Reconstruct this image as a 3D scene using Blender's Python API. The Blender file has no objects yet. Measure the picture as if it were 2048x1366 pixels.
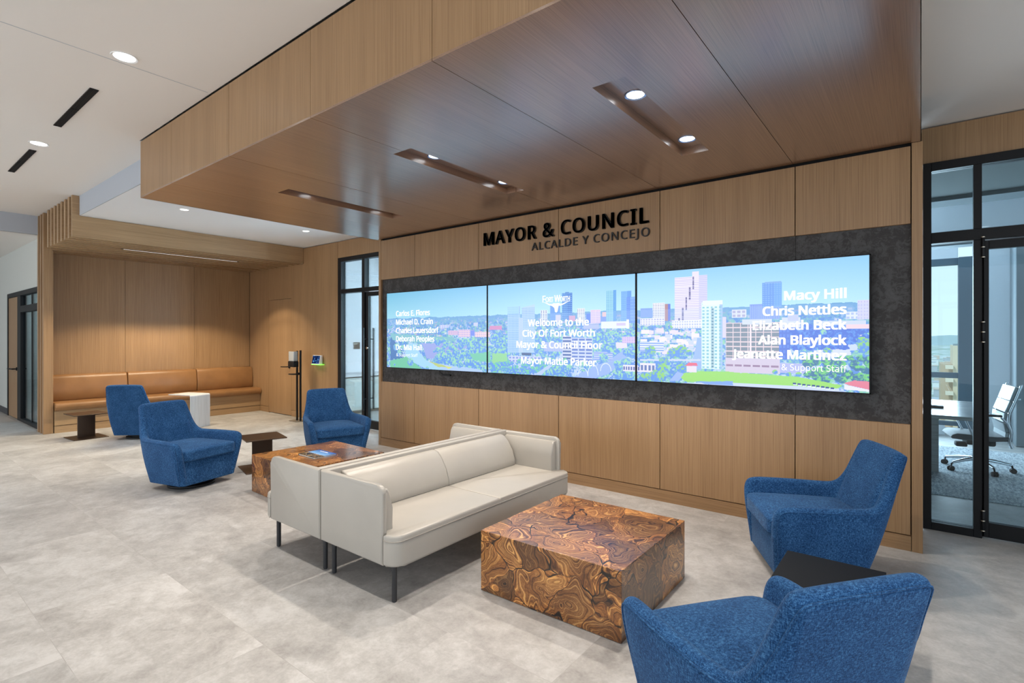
import bpy, bmesh, math, random
import numpy as np
from mathutils import Vector, Matrix

random.seed(7)
PI = math.pi
rad = math.radians
scene = bpy.context.scene
COL = scene.collection

# ------------------------------------------------------------------ camera
cam_d = bpy.data.cameras.new('camera')
cam_d.sensor_width = 36.0
cam_d.lens = 1045.4 / 2048 * 36.0
cam_d.shift_y = -8.5 / 2048
cam_d.clip_start = 0.05
cam_d.clip_end = 5000
cam = bpy.data.objects.new('camera', cam_d)
cam.location = (0, 0, 1.45)
cam.rotation_euler = (rad(90), 0, rad(38.04))
COL.objects.link(cam)
scene.camera = cam

# ------------------------------------------------------------------ view / world
scene.view_settings.view_transform = 'Standard'
scene.view_settings.look = 'None'
scene.view_settings.gamma = 1.0
scene.view_settings.exposure = 0.06
scene.view_settings.use_curve_mapping = False
try:
    scene.cycles.use_denoising = True
    scene.cycles.max_bounces = 8
    scene.cycles.diffuse_bounces = 5
    scene.cycles.transparent_max_bounces = 12
    scene.cycles.sample_clamp_indirect = 6.0
    scene.cycles.caustics_reflective = False
    scene.cycles.caustics_refractive = False
except Exception:
    pass

world = bpy.data.worlds.new('sky')
scene.world = world
world.use_nodes = True
wn = world.node_tree.nodes
wl = world.node_tree.links
bg = wn['Background']
tc = wn.new('ShaderNodeTexCoord')
sx = wn.new('ShaderNodeSeparateXYZ')
wr = wn.new('ShaderNodeValToRGB')
wl.new(tc.outputs['Generated'], sx.inputs[0])
wl.new(sx.outputs['Z'], wr.inputs[0])
wr.color_ramp.elements[0].position = 0.0
wr.color_ramp.elements[0].color = (0.86, 0.93, 1.0, 1)
wr.color_ramp.elements[1].position = 0.45
wr.color_ramp.elements[1].color = (0.66, 0.82, 1.0, 1)
wl.new(wr.outputs[0], bg.inputs['Color'])
bg.inputs['Strength'].default_value = 1.25


def add_light(name, kind, loc, energy, color=(1, 1, 1), parent=None, rot=(0, 0, 0), **kw):
    d = bpy.data.lights.new(name, kind)
    d.energy = energy
    d.color = color
    for k, v in kw.items():
        setattr(d, k, v)
    o = bpy.data.objects.new(name, d)
    o.location = loc
    o.rotation_euler = rot
    if parent:
        o.parent = parent
    COL.objects.link(o)
    return o


WARM = (1.0, 0.86, 0.70)
NEUT = (1.0, 0.93, 0.85)
COOL = (0.74, 0.87, 1.0)
# daylight entering through the big window walls behind and beside the camera
add_light('daylight_rear', 'AREA', (-7.2, -5.9, 1.75), 180, (0.93, 0.96, 1.0), rot=(rad(90), 0, 0),
          shape='RECTANGLE', size=12.0, size_y=2.8)
add_light('daylight_side', 'AREA', (4.9, -2.2, 1.6), 95, COOL, rot=(rad(90), 0, rad(90)),
          shape='RECTANGLE', size=6.0, size_y=2.6)
# daylight in the right office; added hidden fill in the closed meeting room
add_light('daylight_office', 'AREA', (-1.2, 9.95, 1.5), 240, COOL, rot=(rad(-90), 0, 0),
          shape='RECTANGLE', size=3.2, size_y=2.2)
add_light('fill_meeting', 'AREA', (-4.2, 7.4, 1.8), 560, (0.80, 0.91, 1.0), rot=(rad(90), 0, rad(90)),
          shape='RECTANGLE', size=4.0, size_y=2.4)


# ------------------------------------------------------------------ helpers
def tag(o, label=None, cat=None, group=None, kind=None):
    if label: o['label'] = label
    if cat: o['category'] = cat
    if group: o['group'] = group
    if kind: o['kind'] = kind
    return o


def thing(name, label, cat, loc=(0, 0, 0), rotz=0.0, group=None):
    o = bpy.data.objects.new(name, None)
    o.empty_display_size = 0.1
    o.location = loc
    o.rotation_euler = (0, 0, rotz)
    COL.objects.link(o)
    return tag(o, label, cat, group)


def BM():
    return bmesh.new()


def obj(name, bm, mat, parent=None, smooth=None, loc=None):
    me = bpy.data.meshes.new(name)
    bmesh.ops.recalc_face_normals(bm, faces=bm.faces[:])
    bm.to_mesh(me)
    bm.free()
    if mat is not None:
        for m in (mat if isinstance(mat, (list, tuple)) else [mat]):
            me.materials.append(m)
    if smooth is not None:
        for p in me.polygons:
            p.use_smooth = True
        if smooth < 179:
            me.set_sharp_from_angle(angle=rad(smooth))
    o = bpy.data.objects.new(name, me)
    if loc: o.location = loc
    if parent: o.parent = parent
    COL.objects.link(o)
    return o


def copy_tree(o, parent=None):
    c = o.copy()
    COL.objects.link(c)
    c.parent = parent
    for ch in list(o.children):
        copy_tree(ch, c)
    return c


def merge(dst, src):
    me = bpy.data.meshes.new('tmp')
    src.to_mesh(me)
    src.free()
    dst.from_mesh(me)
    bpy.data.meshes.remove(me)


def box(bm, x0, x1, y0, y1, z0, z1, bev=0.0, seg=2, mi=0):
    b = bmesh.new()
    bmesh.ops.create_cube(b, size=1.0)
    for v in b.verts:
        v.co = Vector((x0 + (v.co.x + .5) * (x1 - x0), y0 + (v.co.y + .5) * (y1 - y0), z0 + (v.co.z + .5) * (z1 - z0)))
    if bev > 0:
        bmesh.ops.bevel(b, geom=b.edges[:], offset=bev, offset_type='OFFSET', segments=seg, profile=0.5, affect='EDGES')
    for f in b.faces: f.material_index = mi
    merge(bm, b)
    return bm


def cyl(bm, c, r, h, seg=32, axis='z', r2=None, bev=0.0):
    b = bmesh.new()
    bmesh.ops.create_cone(b, cap_ends=True, segments=seg, radius1=r, radius2=r if r2 is None else r2, depth=h)
    if bev > 0:
        es = [e for e in b.edges if abs(e.verts[0].co.z - e.verts[1].co.z) < 1e-6]
        bmesh.ops.bevel(b, geom=es, offset=bev, segments=2, profile=.5, affect='EDGES')
    M = Matrix.Identity(4)
    if axis == 'x': M = Matrix.Rotation(PI / 2, 4, 'Y')
    if axis == 'y': M = Matrix.Rotation(PI / 2, 4, 'X')
    bmesh.ops.transform(b, matrix=Matrix.Translation(Vector(c)) @ M, verts=b.verts[:])
    merge(bm, b)
    return bm


def prism(bm, pts, lo, hi, axis='z', bev=0.0, seg=2):
    """extrude a 2D outline along an axis (z: xy outline, y: xz outline, x: yz outline)"""
    b = bmesh.new()

    def mk(p, t):
        if axis == 'z': return (p[0], p[1], t)
        if axis == 'y': return (p[0], t, p[1])
        return (t, p[0], p[1])
    a = [b.verts.new(mk(p, lo)) for p in pts]
    c = [b.verts.new(mk(p, hi)) for p in pts]
    n = len(pts)
    fa = b.faces.new(a)
    fc = b.faces.new(list(reversed(c)))
    for i in range(n):
        b.faces.new((a[i], c[i], c[(i + 1) % n], a[(i + 1) % n]))
    if bev > 0:
        es = list({e for f in (fa, fc) for e in f.edges})
        bmesh.ops.bevel(b, geom=es, offset=bev, segments=seg, profile=.5, affect='EDGES')
    merge(bm, b)
    return bm


def rrect(x0, x1, y0, y1, r, n=6, corners=(1, 1, 1, 1)):
    """rounded rectangle outline, corners order: (x0y0, x1y0, x1y1, x0y1)"""
    out = []
    for k, (cx, cy, a0) in enumerate(((x0 + r, y0 + r, PI), (x1 - r, y0 + r, 1.5 * PI), (x1 - r, y1 - r, 0), (x0 + r, y1 - r, .5 * PI))):
        if corners[k]:
            for i in range(n + 1):
                a = a0 + PI / 2 * i / n
                out.append((cx + r * math.cos(a), cy + r * math.sin(a)))
        else:
            out.append(((x0, x1, x1, x0)[k], (y0, y0, y1, y1)[k]))
    return out


def tube(bm, pts, r, seg=8, closed=False, caps=True):
    b = bmesh.new()
    pts = [Vector(p) for p in pts]
    n = len(pts)
    rings = []
    up = None
    for i, p in enumerate(pts):
        if closed:
            t = (pts[(i + 1) % n] - pts[i - 1]).normalized()
        else:
            t = (pts[min(i + 1, n - 1)] - pts[max(i - 1, 0)]).normalized()
        if up is None:
            up = Vector((0, 0, 1)) if abs(t.z) < .9 else Vector((1, 0, 0))
        s = t.cross(up).normalized()
        up = s.cross(t).normalized()
        rr = r[i] if isinstance(r, (list, tuple)) else r
        rings.append([b.verts.new(p + s * rr * math.cos(2 * PI * k / seg) + up * rr * math.sin(2 * PI * k / seg)) for k in range(seg)])
    m = n if closed else n - 1
    for i in range(m):
        A, B = rings[i], rings[(i + 1) % n]
        for k in range(seg):
            b.faces.new((A[k], A[(k + 1) % seg], B[(k + 1) % seg], B[k]))
    if caps and not closed:
        b.faces.new(rings[0][::-1])
        b.faces.new(rings[-1])
    merge(bm, b)
    return bm


def lathe(bm, prof, seg=32, c=(0, 0, 0)):
    b = bmesh.new()
    rings = []
    for (r, z) in prof:
        if r < 1e-5:
            rings.append([b.verts.new((c[0], c[1], c[2] + z))])
        else:
            rings.append([b.verts.new((c[0] + r * math.cos(2 * PI * k / seg), c[1] + r * math.sin(2 * PI * k / seg), c[2] + z)) for k in range(seg)])
    for A, B in zip(rings, rings[1:]):
        for k in range(seg):
            if len(A) == 1 and len(B) > 1:
                b.faces.new((A[0], B[(k + 1) % seg], B[k]))
            elif len(B) == 1 and len(A) > 1:
                b.faces.new((A[k], A[(k + 1) % seg], B[0]))
            elif len(A) > 1:
                b.faces.new((A[k], A[(k + 1) % seg], B[(k + 1) % seg], B[k]))
    merge(bm, b)
    return bm


def srgb(r, g, b):
    def f(c):
        c /= 255.0
        return c / 12.92 if c <= .04045 else ((c + .055) / 1.055) ** 2.4
    return (f(r), f(g), f(b))


# ------------------------------------------------------------------ materials
class NT:
    def __init__(self, name):
        self.m = bpy.data.materials.new(name)
        self.m.use_nodes = True
        self.t = self.m.node_tree
        self.b = self.t.nodes['Principled BSDF']
        self.out = self.t.nodes['Material Output']

    def n(self, kind, **kw):
        nd = self.t.nodes.new(kind)
        for k, v in kw.items():
            if hasattr(nd, k) and k not in nd.inputs.keys():
                setattr(nd, k, v)
            else:
                nd.inputs[k].default_value = v
        return nd

    def l(self, a, b):
        self.t.links.new(a, b)

    def ramp(self, fac, stops, interp='LINEAR'):
        r = self.t.nodes.new('ShaderNodeValToRGB')
        r.color_ramp.interpolation = interp
        e = r.color_ramp.elements
        while len(e) < len(stops): e.new(0.5)
        for i, (p, c) in enumerate(stops):
            e[i].position = p
            e[i].color = (*c, 1) if len(c) == 3 else c
        self.l(fac, r.inputs[0])
        return r.outputs[0]

    def math(self, op, a, b=None, clamp=False):
        m = self.t.nodes.new('ShaderNodeMath')
        m.operation = op
        m.use_clamp = clamp
        for i, x in enumerate((a, b)):
            if x is None: continue
            if isinstance(x, (int, float)): m.inputs[i].default_value = x
            else: self.l(x, m.inputs[i])
        return m.outputs[0]

    def mix(self, fac, a, b, mode='MIX'):
        m = self.t.nodes.new('ShaderNodeMix')
        m.data_type = 'RGBA'
        m.blend_type = mode
        for idx, x in ((0, fac), (6, a), (7, b)):
            if isinstance(x, (int, float)): m.inputs[idx].default_value = x
            elif isinstance(x, tuple): m.inputs[idx].default_value = (*x, 1) if len(x) == 3 else x
            else: self.l(x, m.inputs[idx])
        return m.outputs[2]

    def coords(self, scale=(1, 1, 1), which='Object', rnd=False):
        tc = self.t.nodes.new('ShaderNodeTexCoord')
        mp = self.t.nodes.new('ShaderNodeMapping')
        mp.inputs['Scale'].default_value = scale
        self.l(tc.outputs[which], mp.inputs['Vector'])
        if rnd:
            oi = self.t.nodes.new('ShaderNodeObjectInfo')
            mm = self.math('MULTIPLY', oi.outputs['Random'], 37.0)
            cb = self.t.nodes.new('ShaderNodeCombineXYZ')
            for i in range(3): self.l(mm, cb.inputs[i])
            self.l(cb.outputs[0], mp.inputs['Location'])
        return mp.outputs[0]

    def noise(self, vec, scale, detail=4, rough=.55, dist=0.0):
        n = self.t.nodes.new('ShaderNodeTexNoise')
        n.inputs['Scale'].default_value = scale
        n.inputs['Detail'].default_value = detail
        n.inputs['Roughness'].default_value = rough
        n.inputs['Distortion'].default_value = dist
        self.l(vec, n.inputs['Vector'])
        return n.outputs['Fac']

    def bump(self, h, strength=.2, dist=.01):
        b = self.t.nodes.new('ShaderNodeBump')
        b.inputs['Strength'].default_value = strength
        b.inputs['Distance'].default_value = dist
        self.l(h, b.inputs['Height'])
        self.l(b.outputs[0], self.b.inputs['Normal'])

    def set(self, **kw):
        for k, v in kw.items():
            k = k.replace('_', ' ')
            if isinstance(v, tuple): v = (*v, 1) if len(v) == 3 else v
            self.b.inputs[k].default_value = v
        return self.m


def plain(name, col, rough=.5, metal=0.0, **kw):
    t = NT(name)
    t.set(Base_Color=col, Roughness=rough, Metallic=metal, **kw)
    return t.m


def emit(name, col, strength):
    t = NT(name)
    t.set(Base_Color=(0, 0, 0), Emission_Color=col, Emission_Strength=strength)
    return t.m


def wood(name, axis, light, dark, rough=.38, coat=0.0, spec=.5, fine=1.0):
    t = NT(name)
    def ax(k): return {'x': (k, 1, 1), 'y': (1, k, 1), 'z': (1, 1, k)}[axis]
    broad = t.noise(t.coords(ax(.02), rnd=True), 6.0, 2, .5)
    mid = t.noise(t.coords(ax(.010), rnd=True), 110.0 * fine, 3, .6)
    fin = t.noise(t.coords(ax(.006), rnd=True), 340.0 * fine, 2, .6)
    f = t.math('ADD', t.math('ADD', t.math('MULTIPLY', broad, .30), t.math('MULTIPLY', mid, .36)), t.math('MULTIPLY', fin, .34))
    colr = t.ramp(f, [(.34, dark), (.62, light)])
    pores = t.ramp(fin, [(.36, (.86, .83, .80)), (.50, (1, 1, 1))])
    t.l(t.mix(1.0, colr, pores, 'MULTIPLY'), t.b.inputs['Base Color'])
    t.set(Roughness=rough, Coat_Weight=coat, Coat_Roughness=.22)
    t.b.inputs['Specular IOR Level'].default_value = spec
    if coat > .9: t.b.inputs['Coat IOR'].default_value = 1.75
    t.bump(fin, .06, .002)
    return t.m


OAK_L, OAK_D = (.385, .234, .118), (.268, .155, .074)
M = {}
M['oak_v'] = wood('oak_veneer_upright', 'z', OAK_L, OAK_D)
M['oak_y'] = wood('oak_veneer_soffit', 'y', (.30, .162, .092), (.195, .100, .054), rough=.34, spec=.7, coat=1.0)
M['oak_front'] = wood('oak_veneer_fascia', 'z', OAK_L, OAK_D, rough=.4)
M['oak_hy'] = wood('oak_veneer_beam', 'y', (.46, .30, .16), (.30, .185, .095))
M['oak_hx'] = wood('oak_veneer_plinth', 'x', OAK_L, OAK_D)
M['dark'] = plain('black_powder_coated_metal', (.008, .0085, .010), .45)
M['dark'].node_tree.nodes['Principled BSDF'].inputs['Specular IOR Level'].default_value = .25
M['legs'] = plain('charcoal_leg_metal', (.022, .023, .026), .45)
M['shadow_gap'] = plain('dark_reveal', (.006, .005, .005), .9)
M['white_ceiling'] = plain('white_paint_ceiling', (.86, .825, .785), .9)
M['white_cool'] = plain('white_paint_cool', (.85, .87, .90), .9)
M['grey_fascia'] = plain('grey_paint_fascia', (.44, .47, .52), .9)
M['wall_paint'] = plain('offwhite_wall_paint', (.58, .60, .57), .6)
M['charcoal_base'] = plain('charcoal_rubber_base', (.05, .05, .055), .6)
M['chrome'] = plain('polished_chrome', (.75, .77, .8), .15, 1.0)
M['brass'] = plain('satin_nickel', (.68, .62, .52), .3, 1.0)
M['plastic_white'] = plain('white_plastic', (.8, .8, .8), .4)
M['lamp'] = emit('lamp_lens_glow', (1.0, .97, .92), 7.0)
M['lamp_line'] = emit('slot_lamp_glow', (1.0, .95, .88), 1.1)
M['lamp_soffit'] = emit('downlight_glow', (.95, .98, 1.0), 4.0)
M['white_trim'] = plain('white_trim_ring', (.8, .8, .8), .4)
M['blue_trim'] = plain('reflector_trim_ring', (.35, .52, .85), .25, .6)
M['text_black'] = plain('black_acrylic_letters', (.005, .005, .006), .5)


def mk_floor():
    t = NT('stone_look_vinyl_tile')
    v = t.coords((1, 1, 1))
    br = t.n('ShaderNodeTexBrick', offset=.5, squash=1.0)
    br.inputs['Scale'].default_value = 1.0
    br.inputs['Brick Width'].default_value = 1.22
    br.inputs['Row Height'].default_value = .61
    br.inputs['Mortar Size'].default_value = .0016
    br.inputs['Mortar Smooth'].default_value = .3
    br.inputs['Bias'].default_value = 0.0
    br.inputs['Color1'].default_value = (0, 0, 0, 1)
    br.inputs['Color2'].default_value = (1, 1, 1, 1)
    br.inputs['Mortar'].default_value = (.5, .5, .5, 1)
    t.l(v, br.inputs['Vector'])
    # every tile samples its own place of the cloud pattern
    off = t.n('ShaderNodeVectorMath', operation='MULTIPLY_ADD')
    t.l(br.outputs['Color'], off.inputs[0])
    off.inputs[1].default_value = (3.3, 5.1, 2.0)
    t.l(v, off.inputs[2])
    n1 = t.noise(off.outputs[0], 1.6, 5, .6, .6)
    n2 = t.noise(off.outputs[0], 11.0, 6, .72, .4)
    n4 = t.noise(off.outputs[0], 60.0, 3, .7)
    f = t.math('ADD', t.math('ADD', t.math('MULTIPLY', n1, .45), t.math('MULTIPLY', n2, .40)), t.math('MULTIPLY', n4, .15))
    c = t.ramp(f, [(.34, (.245, .235, .225)), (.49, (.395, .385, .372)), (.60, (.51, .503, .493))])
    tone = t.ramp(br.outputs['Color'], [(0, (.96, .96, .96)), (1, (1.03, 1.025, 1.02))])
    c = t.mix(1.0, c, tone, 'MULTIPLY')
    c = t.mix(t.math('MULTIPLY', br.outputs['Fac'], .22), c, (.22, .2, .18))
    t.l(c, t.b.inputs['Base Color'])
    r = t.ramp(n2, [(.3, (.42,) * 3), (.7, (.58,) * 3)])
    t.l(r, t.b.inputs['Roughness'])
    t.bump(n2, .05, .002)
    return t.m


M['floor'] = mk_floor()


def mk_fabric():
    t = NT('blue_chenille_fabric')
    v = t.coords((1, 1, .16), rnd=True)
    n1 = t.noise(v, 380, 3, .7)
    v2 = t.coords((.3, .3, 1), rnd=True)
    n2 = t.noise(v2, 300, 3, .7)
    v3 = t.coords((1, 1, 1), rnd=True)
    n3 = t.noise(v3, 7, 3, .55)
    f = t.math('ADD', t.math('ADD', t.math('MULTIPLY', n1, .47), t.math('MULTIPLY', n2, .43)), t.math('MULTIPLY', n3, .10))
    c = t.ramp(f, [(.39, (.004, .021, .070)), (.50, (.014, .064, .178)), (.62, (.066, .190, .385))])
    t.l(c, t.b.inputs['Base Color'])
    t.set(Roughness=.92, Sheen_Weight=.18, Sheen_Roughness=.45, Sheen_Tint=(.45, .66, 1.0))
    t.b.inputs['Specular IOR Level'].default_value = .15
    t.bump(f, .35, .004)
    return t.m


M['fabric'] = mk_fabric()


def mk_leather(name, col, rough, scale=160, bump=.08, var=.08):
    t = NT(name)
    v = t.coords()
    n = t.noise(v, 5, 3, .5)
    lo = tuple(c * (1 - var) for c in col)
    hi = tuple(c * (1 + var) for c in col)
    t.l(t.ramp(n, [(.3, lo), (.7, hi)]), t.b.inputs['Base Color'])
    vo = t.n('ShaderNodeTexVoronoi')
    vo.inputs['Scale'].default_value = scale
    t.l(v, vo.inputs['Vector'])
    t.bump(vo.outputs['Distance'], bump, .002)
    t.set(Roughness=rough)
    return t.m


M['cream'] = mk_leather('cream_leather', (.385, .362, .325), .36, 220, .05, .03)
M['cream_dark'] = mk_leather('cream_leather_stitching', (.34, .31, .27), .6)
M['tan'] = mk_leather('tan_leather', (.285, .142, .056), .36, 130, .08, .10)


def mk_burl():
    t = NT('burl_root_wood')
    v = t.coords(rnd=True)
    dn = t.n('ShaderNodeTexNoise')
    dn.inputs['Scale'].default_value = 3.6
    dn.inputs['Detail'].default_value = 2
    t.l(v, dn.inputs['Vector'])
    off = t.n('ShaderNodeVectorMath', operation='MULTIPLY_ADD')
    t.l(dn.outputs['Color'], off.inputs[0])
    off.inputs[1].default_value = (.34, .34, .34)
    t.l(v, off.inputs[2])
    p = off.outputs[0]
    vo = t.n('ShaderNodeTexVoronoi')
    vo.inputs['Scale'].default_value = 4.4
    t.l(p, vo.inputs['Vector'])
    ve = t.n('ShaderNodeTexVoronoi', feature='DISTANCE_TO_EDGE')
    ve.inputs['Scale'].default_value = 4.4
    t.l(p, ve.inputs['Vector'])
    # each piece carries its own growth rings
    jump = t.n('ShaderNodeVectorMath', operation='MULTIPLY_ADD')
    t.l(vo.outputs['Color'], jump.inputs[0])
    jump.inputs[1].default_value = (7, 9, 5)
    t.l(p, jump.inputs[2])
    pj = jump.outputs[0]
    field = t.noise(pj, 3.0, 2, .45, .7)
    ringf = t.math('ADD', t.math('MULTIPLY', field, 34.0), t.math('MULTIPLY', vo.outputs['Distance'], 14.0))
    n1d = t.n('ShaderNodeTexNoise')
    n1d.noise_dimensions = '1D'
    n1d.inputs['Scale'].default_value = .85
    n1d.inputs['Detail'].default_value = 4
    n1d.inputs['Roughness'].default_value = .72
    t.l(ringf, n1d.inputs['W'])
    grain = t.noise(pj, 70, 3, .65, 1.5)
    cloud = t.noise(pj, 6, 2, .5)
    f = t.math('ADD', t.math('ADD', t.math('MULTIPLY', n1d.outputs['Fac'], .62), t.math('MULTIPLY', cloud, .20)), t.math('MULTIPLY', grain, .18))
    c = t.ramp(f, [(.385, (.040, .013, .005)), (.46, (.150, .058, .018)), (.53, (.300, .135, .042)), (.62, (.56, .32, .115))])
    sep = t.n('ShaderNodeSeparateColor')
    t.l(vo.outputs['Color'], sep.inputs[0])
    tone = t.ramp(sep.outputs[0], [(0, (.42, .38, .36)), (.5, (.95, .88, .82)), (1, (1.55, 1.45, 1.25))])
    c = t.mix(1.0, c, tone, 'MULTIPLY')
    broken = t.noise(v, 7, 2, .5)
    gap = t.math('ADD', ve.outputs['Distance'], t.math('MULTIPLY', t.math('SUBTRACT', broken, .42), .09))
    crack = t.ramp(gap, [(.0, (.03,) * 3), (.010, (.10,) * 3), (.018, (1,) * 3)])
    rim = t.ramp(ve.outputs['Distance'], [(.008, (.62, .55, .5)), (.02, (1.3, 1.22, 1.05)), (.10, (1, 1, 1))])
    c = t.mix(.8, c, rim, 'MULTIPLY')
    c = t.mix(1.0, c, crack, 'MULTIPLY')
    t.l(c, t.b.inputs['Base Color'])
    t.set(Roughness=.28, Coat_Weight=.5, Coat_Roughness=.12)
    t.bump(crack, .25, .004)
    return t.m


M['burl'] = mk_burl()


def mk_mottle():
    t = NT('dark_mottled_stone_panel')
    v = t.coords()
    a = t.noise(v, 9, 5, .7, .5)
    b = t.noise(v, 34, 5, .75, .8)
    f = t.math('ADD', t.math('MULTIPLY', a, .5), t.math('MULTIPLY', b, .5))
    c = t.ramp(f, [(.40, (.014, .011, .010)), (.485, (.022, .018, .017)), (.52, (.046, .043, .042)), (.68, (.072, .070, .070))])
    t.l(c, t.b.inputs['Base Color'])
    t.set(Roughness=.55)
    t.bump(b, .08, .003)
    return t.m


M['mottle'] = mk_mottle()


def mk_glass(name, tint, refl=.06, trans=1.0):
    t = NT(name)
    t.t.nodes.remove(t.b)
    tr = t.n('ShaderNodeBsdfTransparent')
    tr.inputs[0].default_value = (*tint, 1)
    gl = t.n('ShaderNodeBsdfGlossy')
    gl.inputs['Roughness'].default_value = .0
    lw = t.n('ShaderNodeLayerWeight')
    lw.inputs['Blend'].default_value = .25
    f = t.math('ADD', t.math('MULTIPLY', lw.outputs['Fresnel'], .8), refl * .2, True)
    mx = t.n('ShaderNodeMixShader')
    t.l(f, mx.inputs[0])
    t.l(tr.outputs[0], mx.inputs[1])
    t.l(gl.outputs[0], mx.inputs[2])
    t.l(mx.outputs[0], t.out.inputs['Surface'])
    return t.m


M['glass'] = mk_glass('clear_partition_glass', (.84, .94, .97))
M['glass_out'] = mk_glass('clear_window_glass', (.95, .98, .99))


def mk_carpet():
    t = NT('blue_grey_carpet_tile')
    v = t.coords()
    ck = t.n('ShaderNodeTexBrick', offset=0.0)
    ck.inputs['Scale'].default_value = 1
    ck.inputs['Brick Width'].default_value = .61
    ck.inputs['Row Height'].default_value = .61
    ck.inputs['Mortar Size'].default_value = .003
    ck.inputs['Color1'].default_value = (.85, .85, .85, 1)
    ck.inputs['Color2'].default_value = (1.05, 1.05, 1.05, 1)
    ck.inputs['Mortar'].default_value = (.7, .7, .7, 1)
    t.l(v, ck.inputs['Vector'])
    n = t.noise(v, 80, 3, .7)
    n2 = t.noise(t.coords((1, .2, 1)), 60, 2, .6)
    f = t.math('ADD', t.math('MULTIPLY', n, .6), t.math('MULTIPLY', n2, .4))
    c = t.ramp(f, [(.38, (.13, .16, .185)), (.5, (.36, .40, .43)), (.62, (.62, .66, .68))])
    t.l(t.mix(1.0, c, ck.outputs['Color'], 'MULTIPLY'), t.b.inputs['Base Color'])
    t.set(Roughness=.95)
    return t.m


M['carpet'] = mk_carpet()
M['concrete'] = plain('grey_concrete', (.23, .27, .29), .8)
M['concrete_dark'] = plain('dark_grey_bulkhead', (.15, .19, .21), .8)
M['walnut_table'] = wood('grey_washed_table_wood', 'x', (.34, .35, .35), (.22, .225, .23), rough=.22)


# ------------------------------------------------------------------ the setting
def struct(name, bm, mat, label=None, parent=None, smooth=None):
    o = obj(name, bm, mat, parent, smooth)
    if parent is None: tag(o, label, None, None, 'structure')
    elif label: o['label'] = label
    return o


ZC, ZL, ZS = 3.306, 3.05, 2.765          # main ceiling, lower ceilings, wood soffit
WY = 4.45                                # face of the feature wall
GY = 5.08                                # plane of the glass fronts

struct('floor', box(BM(), -24, 6.2, -7.2, 11.0, -.2, 0), M['floor'], 'light grey stone-look tile floor')

# main ceiling, stopping against the fascia and the soffit
b = BM()
box(b, -10.66, 5.2, -6.0, 1.72, ZC, ZC + .12)
box(b, -10.66, -5.81, 1.72, 1.905, ZC, ZC + .12)
struct('ceiling', b, M['white_ceiling'], 'white plaster main ceiling')
struct('ceiling_entry', box(BM(), -10.72, -5.70, 1.915, 5.2, ZL + .0, ZL + .1), M['white_cool'], 'lower white ceiling in front of the bench niche')
struct('ceiling_side', box(BM(), .002, 5.2, 1.72, 5.2, ZL, ZL + .1), M['white_ceiling'], 'white ceiling in front of the right glass office')
struct('trim_fascia', box(BM(), -8.70, -5.81, 1.905, 1.915, ZL, ZC + .1), M['grey_fascia'], 'grey painted step between the two white ceilings')
struct('ceiling_corridor', box(BM(), -24, -10.67, -6.0, 1.9, 3.02, 3.1), M['white_ceiling'], 'lower white ceiling of the left corridor')
struct('trim_corridor_fascia', box(BM(), -10.69, -10.66, -6.0, 1.83, 3.02, ZC + .1), M['grey_fascia'], 'grey ceiling step over the left corridor')
# hairline joint across the main ceiling
struct('trim_ceiling_joint', box(BM(), -4.262, -4.258, -3.0, 1.70, ZC - .0015, ZC), M['grey_fascia'], 'hairline joint in the white ceiling')

struct('roof', box(BM(), -24.2, 5.3, -6.3, 11.2, 3.46, 3.6), M['white_ceiling'], 'unseen slab added above the ceilings to keep sky light out')  # added out of view to stop sky light leaking past the ceilings
# walls behind and beside the camera, with window openings
b = BM()
box(b, -24, 5.2, -6.2, -6.05, 0, .35)
box(b, -24, 5.2, -6.2, -6.05, 3.1, 3.45)
for x in (-24, -20, -16, -12.2, -8.2, -4.2, -.2, 3.6, 5.0):
    box(b, x, x + .2, -6.2, -6.05, .35, 3.1)
struct('wall_rear', b, M['wall_paint'], 'white wall with a band of windows behind the camera')
b = BM()
box(b, 5.0, 5.15, -6.05, 5.0, 0, .3)
box(b, 5.0, 5.15, -6.05, 5.0, 2.95, 3.45)
for y in (-6.05, -3.9, 3.9):
    box(b, 5.0, 5.15, y, y + .2, .3, 2.95)
struct('wall_right', b, M['wall_paint'], 'white wall with windows on the right side')
struct('wall_left', box(BM(), -24.1, -24, -6.2, 2.0, 0, 3.1), M['wall_paint'], 'unseen white end wall added to the left corridor for the light')  # out of view, put in only for its effect on the light

# ---- feature wall (wood panels, dark mottled band)
fw = BM()
box(fw, -5.755, -.012, 4.486, 4.98, 0, ZC)
wall = struct('wall_front', fw, M['shadow_gap'], 'wood panelled feature wall with a dark mottled band')
joints = [-5.72, -5.05, -3.966, -2.885, -1.82, -.753, -.053]
g = .003
for i in range(6):
    a, c = joints[i] + g, joints[i + 1] - g
    struct('wood_panel', box(BM(), a, c, WY, 4.487, 2.221, ZS - .02, .0015, 1), M['oak_v'], parent=wall)
    struct('wood_panel', box(BM(), a, c, WY, 4.487, .108, .857, .0015, 1), M['oak_v'], parent=wall)
    struct('stone_panel', box(BM(), joints[i] + .001, joints[i + 1] - .001, 4.476, 4.488, .857, 2.221), M['mottle'], parent=wall,
           label='dark mottled stone-look panel')
struct('wood_base', box(BM(), -5.72, -.053, WY, 4.487, 0, .102), M['oak_hx'], parent=wall)
struct('wood_stile', box(BM(), -.050, .010, WY - .002, 4.985, 0, ZS - .001, .001, 1), M['oak_v'], parent=wall)
struct('wood_stile', box(BM(), -5.766, -5.722, WY - .002, 4.985, 0, ZS - .001, .001, 1), M['oak_v'], parent=wall)

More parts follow.
